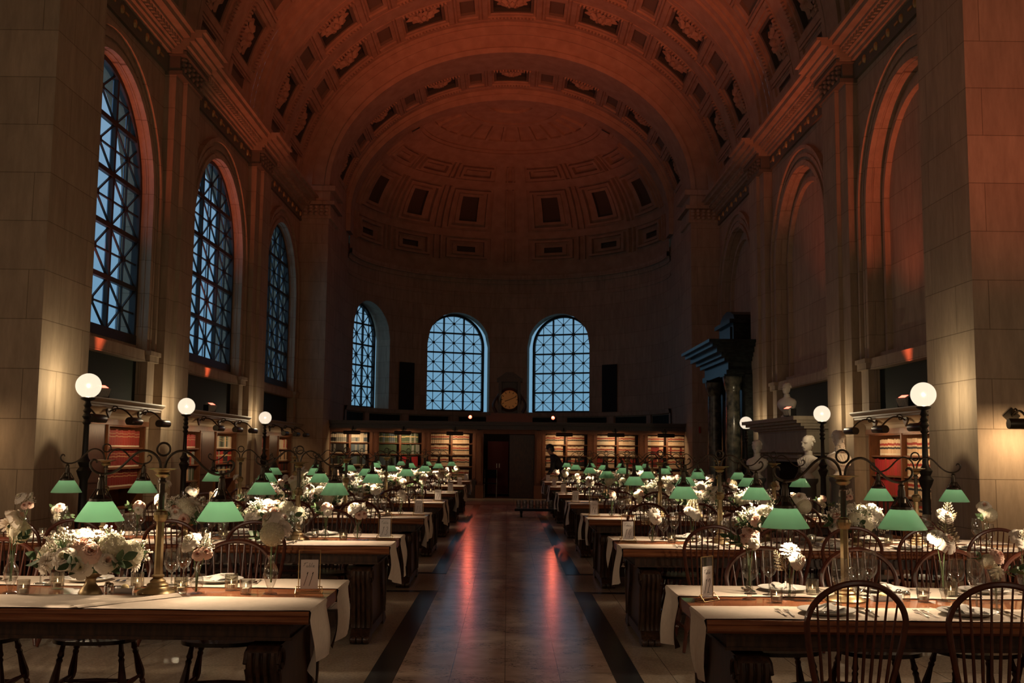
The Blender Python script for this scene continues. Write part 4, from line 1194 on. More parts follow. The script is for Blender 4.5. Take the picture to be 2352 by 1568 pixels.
for x in (-1.6, 1.6): rm.quad((x, 34.9, 0), (x, 38.2, 0), (x, 38.2, 2.3), (x, 34.9, 2.3))
rm.quad((-1.6, 34.9, 2.3), (1.6, 34.9, 2.3), (1.6, 38.2, 2.3), (-1.6, 38.2, 2.3))
struct(rm.build('wall_passage', DARKWOOD))
cb = thing('storage_cabinet', 'red metal cabinet glimpsed through the far doorway', 'cabinet', (-.32, 36.6, 0))
b = MB(); b.box(-.36, .36, 0, .4, .05, 1.86); b.build('body', mat('red_cabinet', (.30, .035, .02), .5), cb)
for x in (-.18, .18):
    dd = MB(); dd.box(x - .165, x + .165, -.02, 0, .1, 1.8); o = dd.build('door', MATS['red_cabinet'], cb)
    h_ = MB(); h_.box(x * .25 - .012, x * .25 + .012, -.04, -.02, .95, 1.1); h_.build('handle', SILVER, o)
point((-.4, 35.6, 2.1), .5, (1, .5, .3), .08)
ch = thing('folding_chair', 'pale metal chair standing just inside the far doorway', 'chair', (-.55, 35.4, 0))
m = MB(); m.box(-.2, .2, -.2, .2, .43, .46); m.build('seat', BLACK, ch)
m = MB(); m.box(-.2, .2, .18, .2, .62, .9); m.build('backrest', BLACK, ch)
for x in (-.2, .2):
    for y in (-.2, .2):
        m = MB(); m.tube([(x, y, 0), (x, y, .45 if y < 0 else .9)], .012, 6); m.build('leg', SILVER, ch)
# box above the door that carries the clock
bx = thing('clock', 'gilt round clock in a dark carved case above the far doorway', 'clock', (0.05, 34.3, 2.47))
m = MB(); m.box(-.75, .75, -.1, .35, 0, .20); m.box(-.6, .6, -.05, .35, .20, .28)
m.build('plinth', mat('red_wood_plinth', (.20, .06, .03), .5), bx)
m = MB(); m.lathe([(.30, -.10), (.33, -.06), (.40, -.04), (.40, .02), (.34, .05)], 32); me = m.mesh('case', DARKWOOD, True)
o = obj('case', me, bx, (0, .05, .72), (-PI / 2, 0, 0)); o.rotation_euler = (PI / 2, 0, 0)
m = MB(); m.box(-.36, -.26, -.04, .2, .28, 1.35); m.box(.26, .36, -.04, .2, .28, 1.35); m.box(-.42, .42, -.06, .25, 1.3, 1.42); m.box(-.3, .3, .12, .2, .28, 1.3)
m.prism([(-.4, 1.42), (.4, 1.42), (.12, 1.62), (-.12, 1.62)], -.02, .2, T=lambda p, q, t: (p, t, q)); m.build('hood', DARKWOOD, bx)
for s in (-1, 1):
    m = MB(); m.tube([(s * (.42 + .10 * math.sin(t * .6)), 0, .30 + t * .09) for t in range(9)], [.05, .055, .05, .045, .04, .04, .035, .03, .02], 8); m.build('side_scroll', DARKWOOD, bx, smooth=True)
m = MB(); m.lathe([(.0, 0), (.30, 0), (.315, .02), (.30, .03)], 40); fo = obj('dial', m.mesh('dial', mat('gilt_dial', (.50, .24, .09), .3, metal=.9)), bx, (0, -.04, .72), (PI / 2, 0, 0))
for k in range(12):
    a = 2 * PI * k / 12; m = MB(); m.box(-.010, .010, -.055, -.045, -.03, .03, T=lambda x, y, z: (x * math.cos(a) + (z + .245) * math.sin(a), y, .72 - x * math.sin(a) + (z + .245) * math.cos(a))); m.build('hour_mark', INK, bx)
for a, L_ in ((-1.9, .16), (1.15, .24)):
    m = MB(); m.box(-.009, .009, -.064, -.058, -.03, L_, T=lambda x, y, z: (x * math.cos(a) + z * math.sin(a), y, .72 - x * math.sin(a) + z * math.cos(a))); m.build('hand', INK, bx)
for s, x in ((-1, -1.22), (1, 1.47)):   # two red spotlights on the screen cornice
    r = thing('red_spotlight', 'small red spotlight shining on the screen cornice %s of the clock' % ('left' if s < 0 else 'right'), 'spotlight', (x, 34.28, 2.47), group='red spotlights beside the clock')
    m = MB(); m.box(-.09, .09, -.06, .12, 0, .02); m.box(-.012, .012, -.01, .01, .02, .08); m.build('base', BLACK, r)
    m = MB(); m.lathe([(.07, -.1), (.075, .06), (.068, .06)], 16); o = obj('housing', m.mesh('housing', BLACK, True), r, (0, 0, .12), (PI / 2 - .35, 0, 0))
    m = MB(); m.lathe([(0, .062), (.055, .064)], 16); o2 = obj('lens', m.mesh('lens', LEDWHITE), r, (0, 0, .12), (PI / 2 - .35, 0, 0))
    spot((x, 34.15, 2.62), (x * .8, 22, 1.2), 26, RED, 110, .9, .06)

# ------------------------------------------------------------------ red uplights along the walls
for (x, y, z), w in zip(UPLIGHTS, ('on the nearest left bookcase', 'on the middle left bookcase', 'on the nearest right bookcase', 'beside the bust on the mantel')):
    zz = 2.30; s = -1 if x < 0 else 1
    r = thing('uplight', 'small silver floodlight with red lens standing ' + w, 'uplight', (x - s * .02, y, zz), s * .5, group='red uplights')
    m = MB(); m.box(-.06, .06, -.10, .10, 0, .012); m.box(-.07, .07, -.115, -.10, 0, .16); m.box(-.07, .07, .10, .115, 0, .16); m.build('yoke', BLACK, r)
    T = lambda a, b, c: (a * math.cos(.45) + (c - .05) * math.sin(.45) * s * -1, b, .05 + (c - .05) * math.cos(.45) + a * math.sin(.45) * s)
    m = MB(); m.box(-.075, .075, -.095, .095, .05, .19, T=T)
    for k in range(5): m.box(-.085, .085, -.08 + k * .035, -.065 + k * .035, .06, .16, T=T)
    m.build('housing', mat('grey_housing', (.42, .39, .35), .4), r)
    m = MB(); m.box(-.045, .045, -.065, .065, .190, .194, T=T); m.build('lens', LED, r)

# ------------------------------------------------------------------ fireplace (middle right bay)
FB = BAYS[1]
mt = thing('fireplace', 'grey stone fireplace with deep mantel shelf in the right wall', 'fireplace', (WX, FB, 0))
G = lambda u, v, w: (-w, u, v)
STM = stone('mantel_stone', (.33, .28, .21), (.30, .255, .19), (.2, .16, .12), 3, 2)
m = MB()
for z0, z1, w, e in ((2.22, 2.30, .92, .12), (2.16, 2.22, .84, .06), (2.10, 2.16, .74, 0), (2.05, 2.10, .66, -.04)): ubox(m, G, -2.25 - e, 2.25 + e, z0, z1, -.4, w)
m.build('mantel_shelf', STM, mt)
m = MB(); ubox(m, G, -2.1, 2.1, 1.62, 2.06, -.4, .58); ubox(m, G, -2.14, 2.14, 1.56, 1.63, -.4, .64); ubox(m, G, -2.1, 2.1, 1.44, 1.50, -.4, .60); ubox(m, G, -1.5, 1.5, 1.36, 1.56, -.4, .5); m.build('frieze', STM, mt)
for s in (-1, 1):
    m = MB(); ubox(m, G, s * 1.8 - .3, s * 1.8 + .3, 0, 1.56, -.4, .52); ubox(m, G, s * 1.8 - .34, s * 1.8 + .34, 0, .25, -.4, .58)
    m.tube([G(s * 1.8, 1.52 - .16 * t, .52 + .07 * math.cos(t * .75)) for t in range(8)], [.1, .12, .11, .1, .09, .08, .08, .06], 10); m.build('jamb', STM, mt)
m = MB(); ubox(m, G, -1.52, 1.52, 0, 1.4, -.44, -.38); ubox(m, G, -1.52, -1.2, 0, 1.4, -.4, .3); ubox(m, G, 1.2, 1.52, 0, 1.4, -.4, .3); m.build('firebox', mat('fire_brick', (.055, .035, .025), .8), mt)
m = MB(); ubox(m, G, -1.9, 1.9, 0, .06, .0, .95); m.build('hearth', GREYMARBLE, mt)

# ------------------------------------------------------------------ black marble doorcase (farthest right bay)
D0 = 29.3
G = lambda u, v, w: (WX - w, D0 + u, v)
m = MB()
ubox(m, G, -1.75, 1.75, 0, 3.6, 0, .5)
for z0, z1, w, e in ((3.6, 3.72, .98, 1.72), (3.72, 3.95, .92, 1.66), (3.95, 4.06, 1.04, 1.76), (4.06, 4.16, 1.14, 1.86), (4.16, 4.30, 1.28, 2.0), (4.30, 4.40, 1.42, 2.12), (4.40, 4.48, 1.52, 2.2)):
    ubox(m, G, -e, e, z0, z1, 0, w)
ubox(m, G, -.95, .95, 4.48, 5.05, 0, .62); ubox(m, G, -1.05, 1.05, 5.05, 5.16, 0, .74); ubox(m, G, -.7, .7, 4.55, 4.98, .62, .66)
m.prism([(-1.0, 5.16), (1.0, 5.16), (.85, 5.30), (.5, 5.42), (0, 5.48), (-.5, 5.42), (-.85, 5.30)], 0, .6, T=lambda p, q, t: G(p, q, t))
d2 = struct(m.build('door_2', BLACKMARBLE))
for s in (-1, 1):
    m = MB(); cxy = G(s * 1.25, 0, .72)
    m.lathe([(.27, 0), (.27, .35), (.24, .36), (.245, .42), (.21, .46), (.20, .5), (.205, 1.4), (.185, 3.15), (.19, 3.2), (.21, 3.22), (.24, 3.38), (.26, 3.5), (.27, 3.6)], 20, (cxy[0], cxy[1], 0), capt=True)
    m.build('column', mat('veined_green_marble', (.03, .036, .034), .2, var=((.16, .15, .11), 6, (1, 1, 1))), d2, smooth=True)
    m = MB(); ubox(m, G, s * 1.25 - .3, s * 1.25 + .3, 0, .32, .4, 1.02); ubox(m, G, s * 1.25 - .29, s * 1.25 + .29, 3.56, 3.62, .4, 1.0); m.build('plinth', BLACKMARBLE, d2)
m = MB(); ubox(m, G, -.85, .85, .02, 3.0, .5, .53)
for ua, ub in ((-.75, -.08), (.08, .75)):
    for za, zb in ((.2, 1.2), (1.4, 2.8)): ubox(m, G, ua, ub, za, zb, .52, .55)
m.build('door_leaf', DARKWOOD, d2)
al = MB(); al.box(6.0, 6.05, 33.05, 33.1, 2.15, 2.35); o = al.build('fire_alarm', mat('alarm_red', (.4, .03, .02), .4)); tag(o, 'small red fire alarm on the far right pier', 'fire alarm')

# ------------------------------------------------------------------ marble busts
def loft(mb, secs, n=22):
    rows = []
    for z, rx, ry, dy, ex in secs:
        rows.append([(rx * abs(math.cos(a)) ** ex * (1 if math.cos(a) >= 0 else -1), dy + ry * abs(math.sin(a)) ** ex * (1 if math.sin(a) >= 0 else -1), z) for a in [2 * PI * j / n for j in range(n)]])
    k = mb.grid(rows, close_u=True); mb.face([k + j for j in range(n)]); mb.face([k + (len(secs) - 1) * n + j for j in range(n)])
def head_feats(mb, z, s=1.0, beard=False, hairy=True):
    # face looks along -Y; z = chin height
    mb.prism([(0, .0), (-.034, .012), (-.030, .030), (-.010, .062)], -.012, .012, T=lambda p, q, t: (t * s, (-.098 + p) * s, z + (.055 + q) * s))
    for sx in (-1, 1):
        mb.sphere((sx * .033 * s, -.088 * s, z + .115 * s), .012 * s, 8, 6)
        mb.tube([(sx * .012 * s, -.104 * s, z + .127 * s), (sx * .035 * s, -.102 * s, z + .135 * s), (sx * .058 * s, -.08 * s, z + .128 * s)], .008 * s, 6)
        mb.sphere((sx * .080 * s, .012 * s, z + .10 * s), .024 * s, 8, 6, sx=.5, sz=1.5)
    mb.tube([(-.024 * s, -.092 * s, z + .042 * s), (0, -.102 * s, z + .045 * s), (.024 * s, -.092 * s, z + .042 * s)], .007 * s, 6)
    if hairy:
        rnd = random.Random(3)
        for i in range(46):
            a = rnd.uniform(-.4, PI + .4); e = rnd.uniform(.15, 1.4)
            mb.sphere((.085 * math.cos(a) * math.cos(e * .9) * s, (.02 + .095 * math.sin(a) * math.cos(e * .6)) * s, z + (.12 + .105 * math.sin(e)) * s), .022 * s, 6, 5)
    if beard:
        rnd = random.Random(9)
        for i in range(30):
            a = rnd.uniform(-1.0, 1.0)
            mb.sphere((.07 * math.sin(a) * s, (-.085 * math.cos(a)) * s, z + rnd.uniform(-.06, .05) * s), .024 * s, 6, 5)
HEAD = [(-.06, .058, .062, .02, 1), (-.01, .056, .064, .015, 1), (.0, .040, .075, -.02, 1), (.02, .056, .088, -.008, 1), (.06, .068, .098, 0, 1), (.11, .076, .104, .004, 1), (.15, .078, .106, .008, 1), (.19, .072, .098, .012, 1), (.22, .052, .074, .016, 1), (.238, .022, .034, .02, 1)]
def bust(name, label, loc, rz, s=1.0, drape=True, beard=False):
    root = thing(name, label, 'bust', loc, rz, 'marble busts')
    m = MB(); m.lathe([(.12, 0), (.12, .03), (.10, .04), (.075, .07), (.07, .10), (.09, .13)], 20, capb=True, capt=True); m.build('socle', MARBLE, root, smooth=True)
    m = MB(); secs = [(.12, .09, .08, 0, 1), (.16, .15, .10, 0, .9), (.22, .20, .115, 0, .85), (.28, .225, .12, .005, .85), (.34, .225, .115, .015, .9), (.385, .19, .10, .02, 1), (.415, .11, .08, .02, 1), (.44, .068, .07, .02, 1), (.49, .058, .064, .015, 1)]
    loft(m, secs)
    loft(m, [(.515 + z * s, rx * s, ry * s, dy, e) for z, rx, ry, dy, e in HEAD])
    head_feats(m, .515, s, beard)
    if drape:
        for k in range(7):
            x0 = -.2 + k * .06
            m.tube([(x0, -.02 - .08 * math.sin(max(0, 1 - abs(x0) / .24) * 1.5), .40 - abs(x0) * .3), (x0 * .8 + .02, -.115, .30), (x0 * .5 + .05, -.115, .2)], .014, 6)
    m.build('head_and_shoulders', MARBLE, root, smooth=True)
    return root
def pedestal(label, x, y, h):
    p = thing('pedestal', label, 'pedestal', (x, y, 0), group='marble pedestals')
    m = MB(); m.lathe([(.20, 0), (.20, .1), (.17, .12), (.155, .14), (.15, h - .12), (.165, h - .1), (.19, h - .06), (.19, h)], 20, capb=True, capt=True); m.build('shaft', GREYMARBLE, p, smooth=True)
bust('marble_bust', 'white marble bust of a long-haired head standing on the mantel', (5.95, 22.45, 2.30), -.9, .95, drape=False)
for x, y, h, a, l, bd, s in ((5.96, 20.95, 1.05, -.95, 'white marble bust of a moustached man on grey pedestal beside the fireplace', False, 1.2), (6.08, 19.35, 1.12, .2, 'white marble bust with veiled head on pedestal beside the right bookcase', True, 1.2), (5.48, 23.2, 1.0, -.5, 'draped marble bust on pedestal beyond the fireplace', False, 1.1)):
    pedestal('round grey marble pedestal carrying the ' + l.replace('white marble ', '').split(' on ')[0], x, y, h); bust('marble_bust', l, (x, y, h), a, s, True, bd).scale = (1.06,) * 3

# ------------------------------------------------------------------ trolley of glassware in the aisle
tr = thing('trolley', 'low dark trolley loaded with glassware standing in the aisle', 'trolley', (.72, 24.9, 0))
m = MB(); m.box(-.52, .52, -.3, .3, .155, .185); m.box(-.54, .54, -.32, -.3, .15, .2); m.build('deck', BLACK, tr)
for x in (-.38, .38):
    for y in (-.22, .22):
        m = MB(); m.tube([(x - .02, y, .065), (x + .02, y, .065)], .065, 14); w_ = m.build('wheel', IRON, tr); m = MB(); m.box(x - .03, x + .03, y - .03, y + .03, .09, .155); m.build('caster', IRON, w_)
m = MB(); m.lathe([(.0, 0), (.045, .002), (.052, .02), (.055, .16), (.050, .18), (.056, .20), (.054, .20), (.048, .18), (.050, .02)], 14)
m.tube([(.053, 0, .16), (.09, 0, .15), (.095, 0, .10), (.055, 0, .05)], .006, 6)
PIT = m.mesh('glass_pitcher', GLASS, True)
i = 0
for gx in range(7):
    for gy in range(2):
        o = obj('glass_pitcher', PIT, None, (.72 - .45 + gx * .15, 24.9 - .15 + gy * .28, .185), (0, 0, gx * .7)); tag(o, 'clear glass pitcher, %s from the left in the %s line on the trolley' % (ORD[gx], 'front' if gy == 0 else 'rear'), 'pitcher', 'pitchers on the trolley')

# ------------------------------------------------------------------ the waiter leaning over the last table
def person():
    root = thing('person', 'person in black leaning over the last right table, facing left', 'person', (1.25, 28.05, 0))
    V = []; E = []; Rr = []
    def v(p, r): V.append(p); Rr.append((r, r) if not isinstance(r, tuple) else r); return len(V) - 1
    pel = v((.22, 0, .93), (.17, .14)); w1 = v((.17, 0, 1.06), (.155, .125)); ch_ = v((.07, 0, 1.24), (.19, .14)); nk0 = v((-.03, 0, 1.385), (.10, .09)); nk = v((-.08, 0, 1.45), .058); hd0 = v((-.12, 0, 1.52), .07); hd1 = v((-.145, 0, 1.60), .088); hd2 = v((-.15, 0, 1.67), .062)
    E += [(pel, w1), (w1, ch_), (ch_, nk0), (nk0, nk), (nk, hd0), (hd0, hd1), (hd1, hd2)]
    for s in (-1, 1):
        sh = v((-.02, s * .19, 1.34), .075); el = v((-.06, s * .25, 1.06), .052); wr = v((-.20, s * .17, .86), .034); hn = v((-.26, s * .15, .80), (.042, .022)); E += [(nk0, sh), (sh, el), (el, wr), (wr, hn)]
        for f in range(4):
            a = v((-.295 - .004 * f, s * (.115 + .018 * f), .785), .0095); b = v((-.335 + .006 * abs(f - 1.5), s * (.112 + .020 * f), .772), .0075); E += [(hn, a), (a, b)]
        t1 = v((-.27, s * .105, .79), .010); t2 = v((-.30, s * .085, .78), .008); E += [(hn, t1), (t1, t2)]
        hp = v((.22, s * .10, .86), .115); kn = v((.20, s * .11, .48), .075); an = v((.23, s * .11, .09), .048); to = v((.10, s * .12, .035), .045); E += [(pel, hp), (hp, kn), (kn, an), (an, to)]
    me = bpy.data.meshes.new('body_skin'); me.from_pydata([Vector(p) for p in V], E, [])
    o = bpy.data.objects.new('body', me); COL.objects.link(o)
    sk = o.modifiers.new('skin', 'SKIN'); sk.use_smooth_shade = True
    for i_, r in enumerate(Rr): me.skin_vertices[0].data[i_].radius = r
    me.skin_vertices[0].data[0].use_root = True
    sb = o.modifiers.new('sub', 'SUBSURF'); sb.levels = 2; sb.render_levels = 2
    dg = bpy.context.evaluated_depsgraph_get(); nm = bpy.data.meshes.new_from_object(o.evaluated_get(dg)); o.modifiers.clear(); o.data = nm
    nm.materials.clear(); nm.materials.append(CLOTHES); nm.materials.append(SKIN)
    for p in nm.polygons:
        c = p.center; p.material_index = 1 if (c.z > 1.455 and c.x < .02) or (c.x < -.215 and c.z < .9) else 0; p.use_smooth = True
    o.parent = root
    f = MB()   # nose, ears: kept as facial detail of the head, facing -X and a little down
    f.sphere((-.238, 0, 1.585), .018, 8, 6, sz=1.4)
    for s in (-1, 1): f.sphere((-.14, s * .088, 1.59), .022, 8, 6, sy=.5, sz=1.4); f.sphere((-.222, s * .032, 1.612), .009, 6, 5)
    f.build('face', SKIN, root, smooth=True)
    h = MB(); h.sphere((-.125, 0, 1.635), .098, 16, 10, sx=1.08, sz=1.0); h.sphere((-.08, 0, 1.58), .082, 12, 8); h.build('hair', HAIR, root, smooth=True)
person()
# ------------------------------------------------------------------ blossoms (unit radius, opening along +Z)
def petal(m, ang, half, r0, r1, z0, z1, cup, curl=0.0, nu=4, nv=4, tip=.5):
    rows = []
    for j in range(nv + 1):
        v = j / nv; w = math.sin(PI * (.12 + .88 * v) * .62) if tip < 1 else 1
        wid = half * (math.sin(PI * min(.999, .18 + .64 * v)) if tip < .3 else (.55 + .45 * math.sin(PI * min(1, .1 + .75 * v))))
        r = r0 + (r1 - r0) * v; z = z0 + (z1 - z0) * v + cup * math.sin(PI * v) - curl * v ** 4
        row = []
        for i in range(nu + 1):
            u = (i / nu * 2 - 1); a = ang + wid * u
            rr = r * (1 - .05 * u * u); zz = z - (.10 * r1 * (u * u)) * v * tip + .03 * math.sin(ang * 5 + u * 4 + v * 6)
            row.append((rr * math.cos(a), rr * math.sin(a), zz))
        rows.append(row)
    m.grid(rows)
def rose_mesh(nm, heart, outer, openness=1.0):
    m = MB(); rnd = random.Random(len(nm))
    for L, (n, r0, r1, z0, z1, cup, half, curl) in enumerate(((3, .02, .13, .1, .66, .05, 1.0, 0), (4, .05, .24, .06, .70, .08, .8, .01), (5, .08, .36, .02, .68, .12, .70, .03), (5, .10, .50, -.02, .60, .16, .68, .06), (6, .13, .68, -.07, .48, .20, .60, .10 * openness), (6, .16, .84, -.10, .32, .24, .58, .12 * openness), (7, .18, 1.0, -.14, .12, .26, .52, .14 * openness))):
        m.mat(1 if L < 2 else 0)
        for i in range(n): petal(m, 2 * PI * (i + .37 * L) / n + rnd.uniform(-.1, .1), half, r0, r1 * rnd.uniform(.93, 1.05), z0, z1 * rnd.uniform(.9, 1.08), cup, curl)
    m.mat(2); m.sphere((0, 0, -.18), .17, 8, 5)
    return m.mesh('rose', [outer, heart, LEAFM], True)
def dahlia_mesh(nm, c, layers=7, n=13):
    m = MB()
    for L in range(layers):
        f = L / (layers - 1); el = math.radians(82 - 88 * f); ln = .42 + .58 * f
        for i in range(int(n * (.5 + .5 * f))):
            a = 2 * PI * (i + .5 * (L % 2)) / int(n * (.5 + .5 * f))
            petal(m, a, .24 / max(.35, f + .2), .08, ln * math.cos(el) + .05, .08 * (1 - f), ln * math.sin(el) * .72 + .10 * (1 - f), .10, 0, 2, 3, .2)
    m.mat(1); m.sphere((0, 0, -.08), .16, 8, 5)
    return m.mesh('dahlia', [c, LEAFM], True)
def hydrangea_mesh():
    m = MB(); N = 90
    for i in range(N):
        z = 1 - 1.55 * (i + .5) / N; r = math.sqrt(max(0, 1 - z * z)); a = i * 2.39996
        d = Vector((r * math.cos(a), r * math.sin(a), z)); q = d.to_track_quat('Z', 'Y'); s = .20
        for k in range(4):
            t = PI / 2 * k + i
            pts = [Vector((0, 0, 0)), Vector((s * math.cos(t - .55), s * math.sin(t - .55), .05)), Vector((s * 1.25 * math.cos(t), s * 1.25 * math.sin(t), .02)), Vector((s * math.cos(t + .55), s * math.sin(t + .55), .05))]
            m.poly([d * .92 + q @ p for p in pts])
    m.mat(1); m.sphere((0, 0, .05), .80, 12, 8, sz=.85)
    return m.mesh('hydrangea', [PETALY, PETALY], True)
def breath_mesh():
    m = MB(); rnd = random.Random(4)
    for i in range(46):
        z = rnd.uniform(.25, 1); a = rnd.uniform(0, 6.28); r = math.sqrt(1 - z * z * .8) * rnd.uniform(.6, 1.1); p = Vector((r * math.cos(a) * .8, r * math.sin(a) * .8, z * rnd.uniform(.75, 1.1)))
        m.mat(0); m.sphere(p, rnd.uniform(.055, .085), 6, 4)
        m.mat(1); m.tube([p * .25, p * .7 + Vector((0, 0, .05)), p], .012, 3, caps=False)
    return m.mesh('babys_breath', [PETALW, STEMM], True)
def leaf(m, base, d, side, L, W):
    d = d.normalized(); s = side.normalized(); n = d.cross(s)
    rows = []
    for j in range(5):
        v = j / 4; w = W * math.sin(PI * min(.98, .08 + .9 * v)); c = base + d * L * v + n * (-.18 * L * v * v)
        rows.append([c - s * w + n * w * .25, c, c + s * w + n * w * .25])
    m.grid(rows)
def sprig_mesh(nm='leaf_sprig', n=9):
    m = MB(); P = [Vector((.12 * math.sin(t * 2), .1 * t * t, t)) for t in [i / 6 for i in range(7)]]
    m.mat(1); m.tube(P, [.03 - .02 * i / 6 for i in range(7)], 5); m.mat(0)
    for i in range(n):
        t = .25 + .75 * i / (n - 1); a = i * 2.4; b = Vector((.12 * math.sin(t * 2), .1 * t * t, t)); d = Vector((math.cos(a), math.sin(a), .7)); leaf(m, b, d, d.cross(Vector((0, 0, 1))), .42, .13)
    return m.mesh(nm, [LEAFM, STEMM], True)
def fern_mesh():
    m = MB(); m.tube([(0, 0, 0), (.02, 0, .5), (.06, 0, 1)], [.02, .014, .006], 4)
    for i in range(12):
        t = .18 + .8 * i / 12; L = .42 * (1 - t) + .07
        for s in (-1, 1):
            b = Vector((.02 + .04 * t, 0, t)); d = Vector((s, .15 * (-1) ** i, .45)).normalized()
            for k in range(4):
                c = b + d * L * (k + .5) / 4; leaf(m, c, d + Vector((0, .9 * (-1) ** k, .3)), Vector((0, 0, 1)), L * .30, L * .07)
            m.tube([b, b + d * L], .006, 3, caps=False)
    return m.mesh('fern_frond', FERN, True)
def bell_mesh():
    m = MB(); rnd = random.Random(8)
    for i in range(13):
        a = i * 2.2; z = i / 13; c = Vector((.22 * (1.1 - z) * math.cos(a), .22 * (1.1 - z) * math.sin(a), z))
        for k in range(5):
            t = k * 1.257; q = Vector((math.cos(a), math.sin(a), .3)).to_track_quat('Z', 'Y')
            m.poly([c + q @ Vector(p) for p in ((0, 0, 0), (.13 * math.cos(t - .5), .13 * math.sin(t - .5), .05), (.17 * math.cos(t), .17 * math.sin(t), .02), (.13 * math.cos(t + .5), .13 * math.sin(t + .5), .05))])
    m.mat(1); m.tube([(0, 0, -.3), (0, 0, 1)], .02, 4)
    return m.mesh('blossom_spray', [PETALW, STEMM], True)
FL = {'rose_cream': ('rose', rose_mesh('rose_cream', PETALY, PETALW)), 'rose_blush': ('rose', rose_mesh('rose_blushed', PETALC, PETALB)), 'rose_open': ('rose', rose_mesh('rose_opening', PETALB, PETALW, 2.2)),
      'dahlia': ('dahlia', dahlia_mesh('dahlia', PETALW)), 'dahlia_y': ('dahlia', dahlia_mesh('dahlia_y', PETALY, 6, 11)), 'hydrangea': ('hydrangea', hydrangea_mesh()),
      'breath': ('babys_breath', breath_mesh()), 'sprig': ('leaf_sprig', sprig_mesh()), 'fern': ('fern_frond', fern_mesh()), 'bell': ('blossom_spray', bell_mesh())}
def bloom(parent, kind, p, d, s, roll=0.0):
    nm, me = FL[kind]; d = Vector(d).normalized()
    q = d.to_track_quat('Z', 'Y').to_matrix() @ Matrix.Rotation(roll, 3, 'Z')
    o = obj(nm, me, parent, p, q.to_euler(), s)
    return o

def bouquet_proto(seed, n):
    rnd = random.Random(seed); root = thing('flower_centerpiece', 'x', 'flowers')
    kinds = ['hydrangea', 'rose_blush', 'rose_cream', 'dahlia', 'hydrangea', 'rose_open', 'rose_cream', 'breath', 'dahlia', 'rose_blush', 'breath', 'dahlia_y']
    RX, RY, RZ = .225, .16, .115
    # hand-placed front of the nearest arrangement, then the rest over the dome
    spots = []
    for i in range(n):
        z = 1 - 1.15 * (i + .5) / n; r = math.sqrt(max(0, 1 - z * z)); a = i * 2.39996 + seed
        spots.append(Vector((r * math.cos(a), r * math.sin(a), z)))
    for i, d in enumerate(spots):
        k = kinds[(i * 5 + seed) % len(kinds)]; s = {'hydrangea': .070, 'rose_blush': .062, 'rose_cream': .066, 'rose_open': .072, 'dahlia': .064, 'dahlia_y': .060, 'breath': .085}[k] * rnd.uniform(.88, 1.15)
        jit = rnd.uniform(.86, 1.08)
        p = Vector((d.x * RX * jit, d.y * RY * jit, .205 + d.z * RZ * jit)); dd = Vector((d.x / RX, d.y / RY, d.z / RZ + 1.2))
        bloom(root, k, p, dd, s, rnd.uniform(0, 6))
    for i in range(6):
        a = 2 * PI * i / 6 + seed; bloom(root, 'sprig', (math.cos(a) * .10, math.sin(a) * .08, .17), (math.cos(a), math.sin(a), .25), rnd.uniform(.13, .19))
    for i in range(4):
        a = 1.3 * i + seed; bloom(root, 'breath', (math.cos(a) * .16, math.sin(a) * .1, .26), (math.cos(a) * .5, math.sin(a) * .4, 1), .11)
    c = MB(); c.sphere((0, 0, .20), .10, 12, 8, sx=1.6, sy=1.1, sz=.7); c.build('foliage', LEAFM, root, smooth=True)
    return root
BQ = [bouquet_proto(s, 26) for s in (1, 2)] + [bouquet_proto(s, 15) for s in (3, 4)]
BQT = [tree_of(b) for b in BQ]; bq_used = [False] * 4
cm = MB(); cm.lathe([(.058, 0), (.060, .012), (.050, .030), (.034, .050), (.026, .062), (.027, .082), (.030, .088), (.052, .098), (.078, .120), (.086, .150), (.080, .152), (.06, .115), (.0, .10)], 28, capb=True)
COMPOTE = cm.mesh('compote_bowl', BRASS, True)

# ------------------------------------------------------------------ bud vases and their stems
def vase_mesh(prof, n=20):
    m = MB(); m.lathe(prof, n); return m.mesh('bud_vase', GLASS, True)
VASES = {'amphora': (vase_mesh([(.0, 0), (.036, .002), (.034, .007), (.009, .014), (.010, .022), (.020, .045), (.034, .085), (.039, .112), (.033, .138), (.019, .156), (.015, .172), (.019, .196), (.022, .202)]), .20),
         'bulb': (vase_mesh([(.0, 0), (.032, .002), (.030, .006), (.010, .012), (.014, .018), (.030, .036), (.037, .060), (.032, .085), (.018, .104), (.013, .120), (.018, .142), (.021, .148)]), .148),
         'tube': (vase_mesh([(.0, 0), (.036, .002), (.034, .006), (.012, .012), (.013, .03), (.021, .055), (.018, .085), (.013, .105), (.015, .14), (.017, .17), (.020, .20), (.023, .212)]), .212),
         'urn': (vase_mesh([(.0, 0), (.028, .002), (.012, .010), (.030, .020), (.036, .038), (.030, .056), (.017, .066), (.016, .080), (.020, .105), (.023, .112)]), .112)}
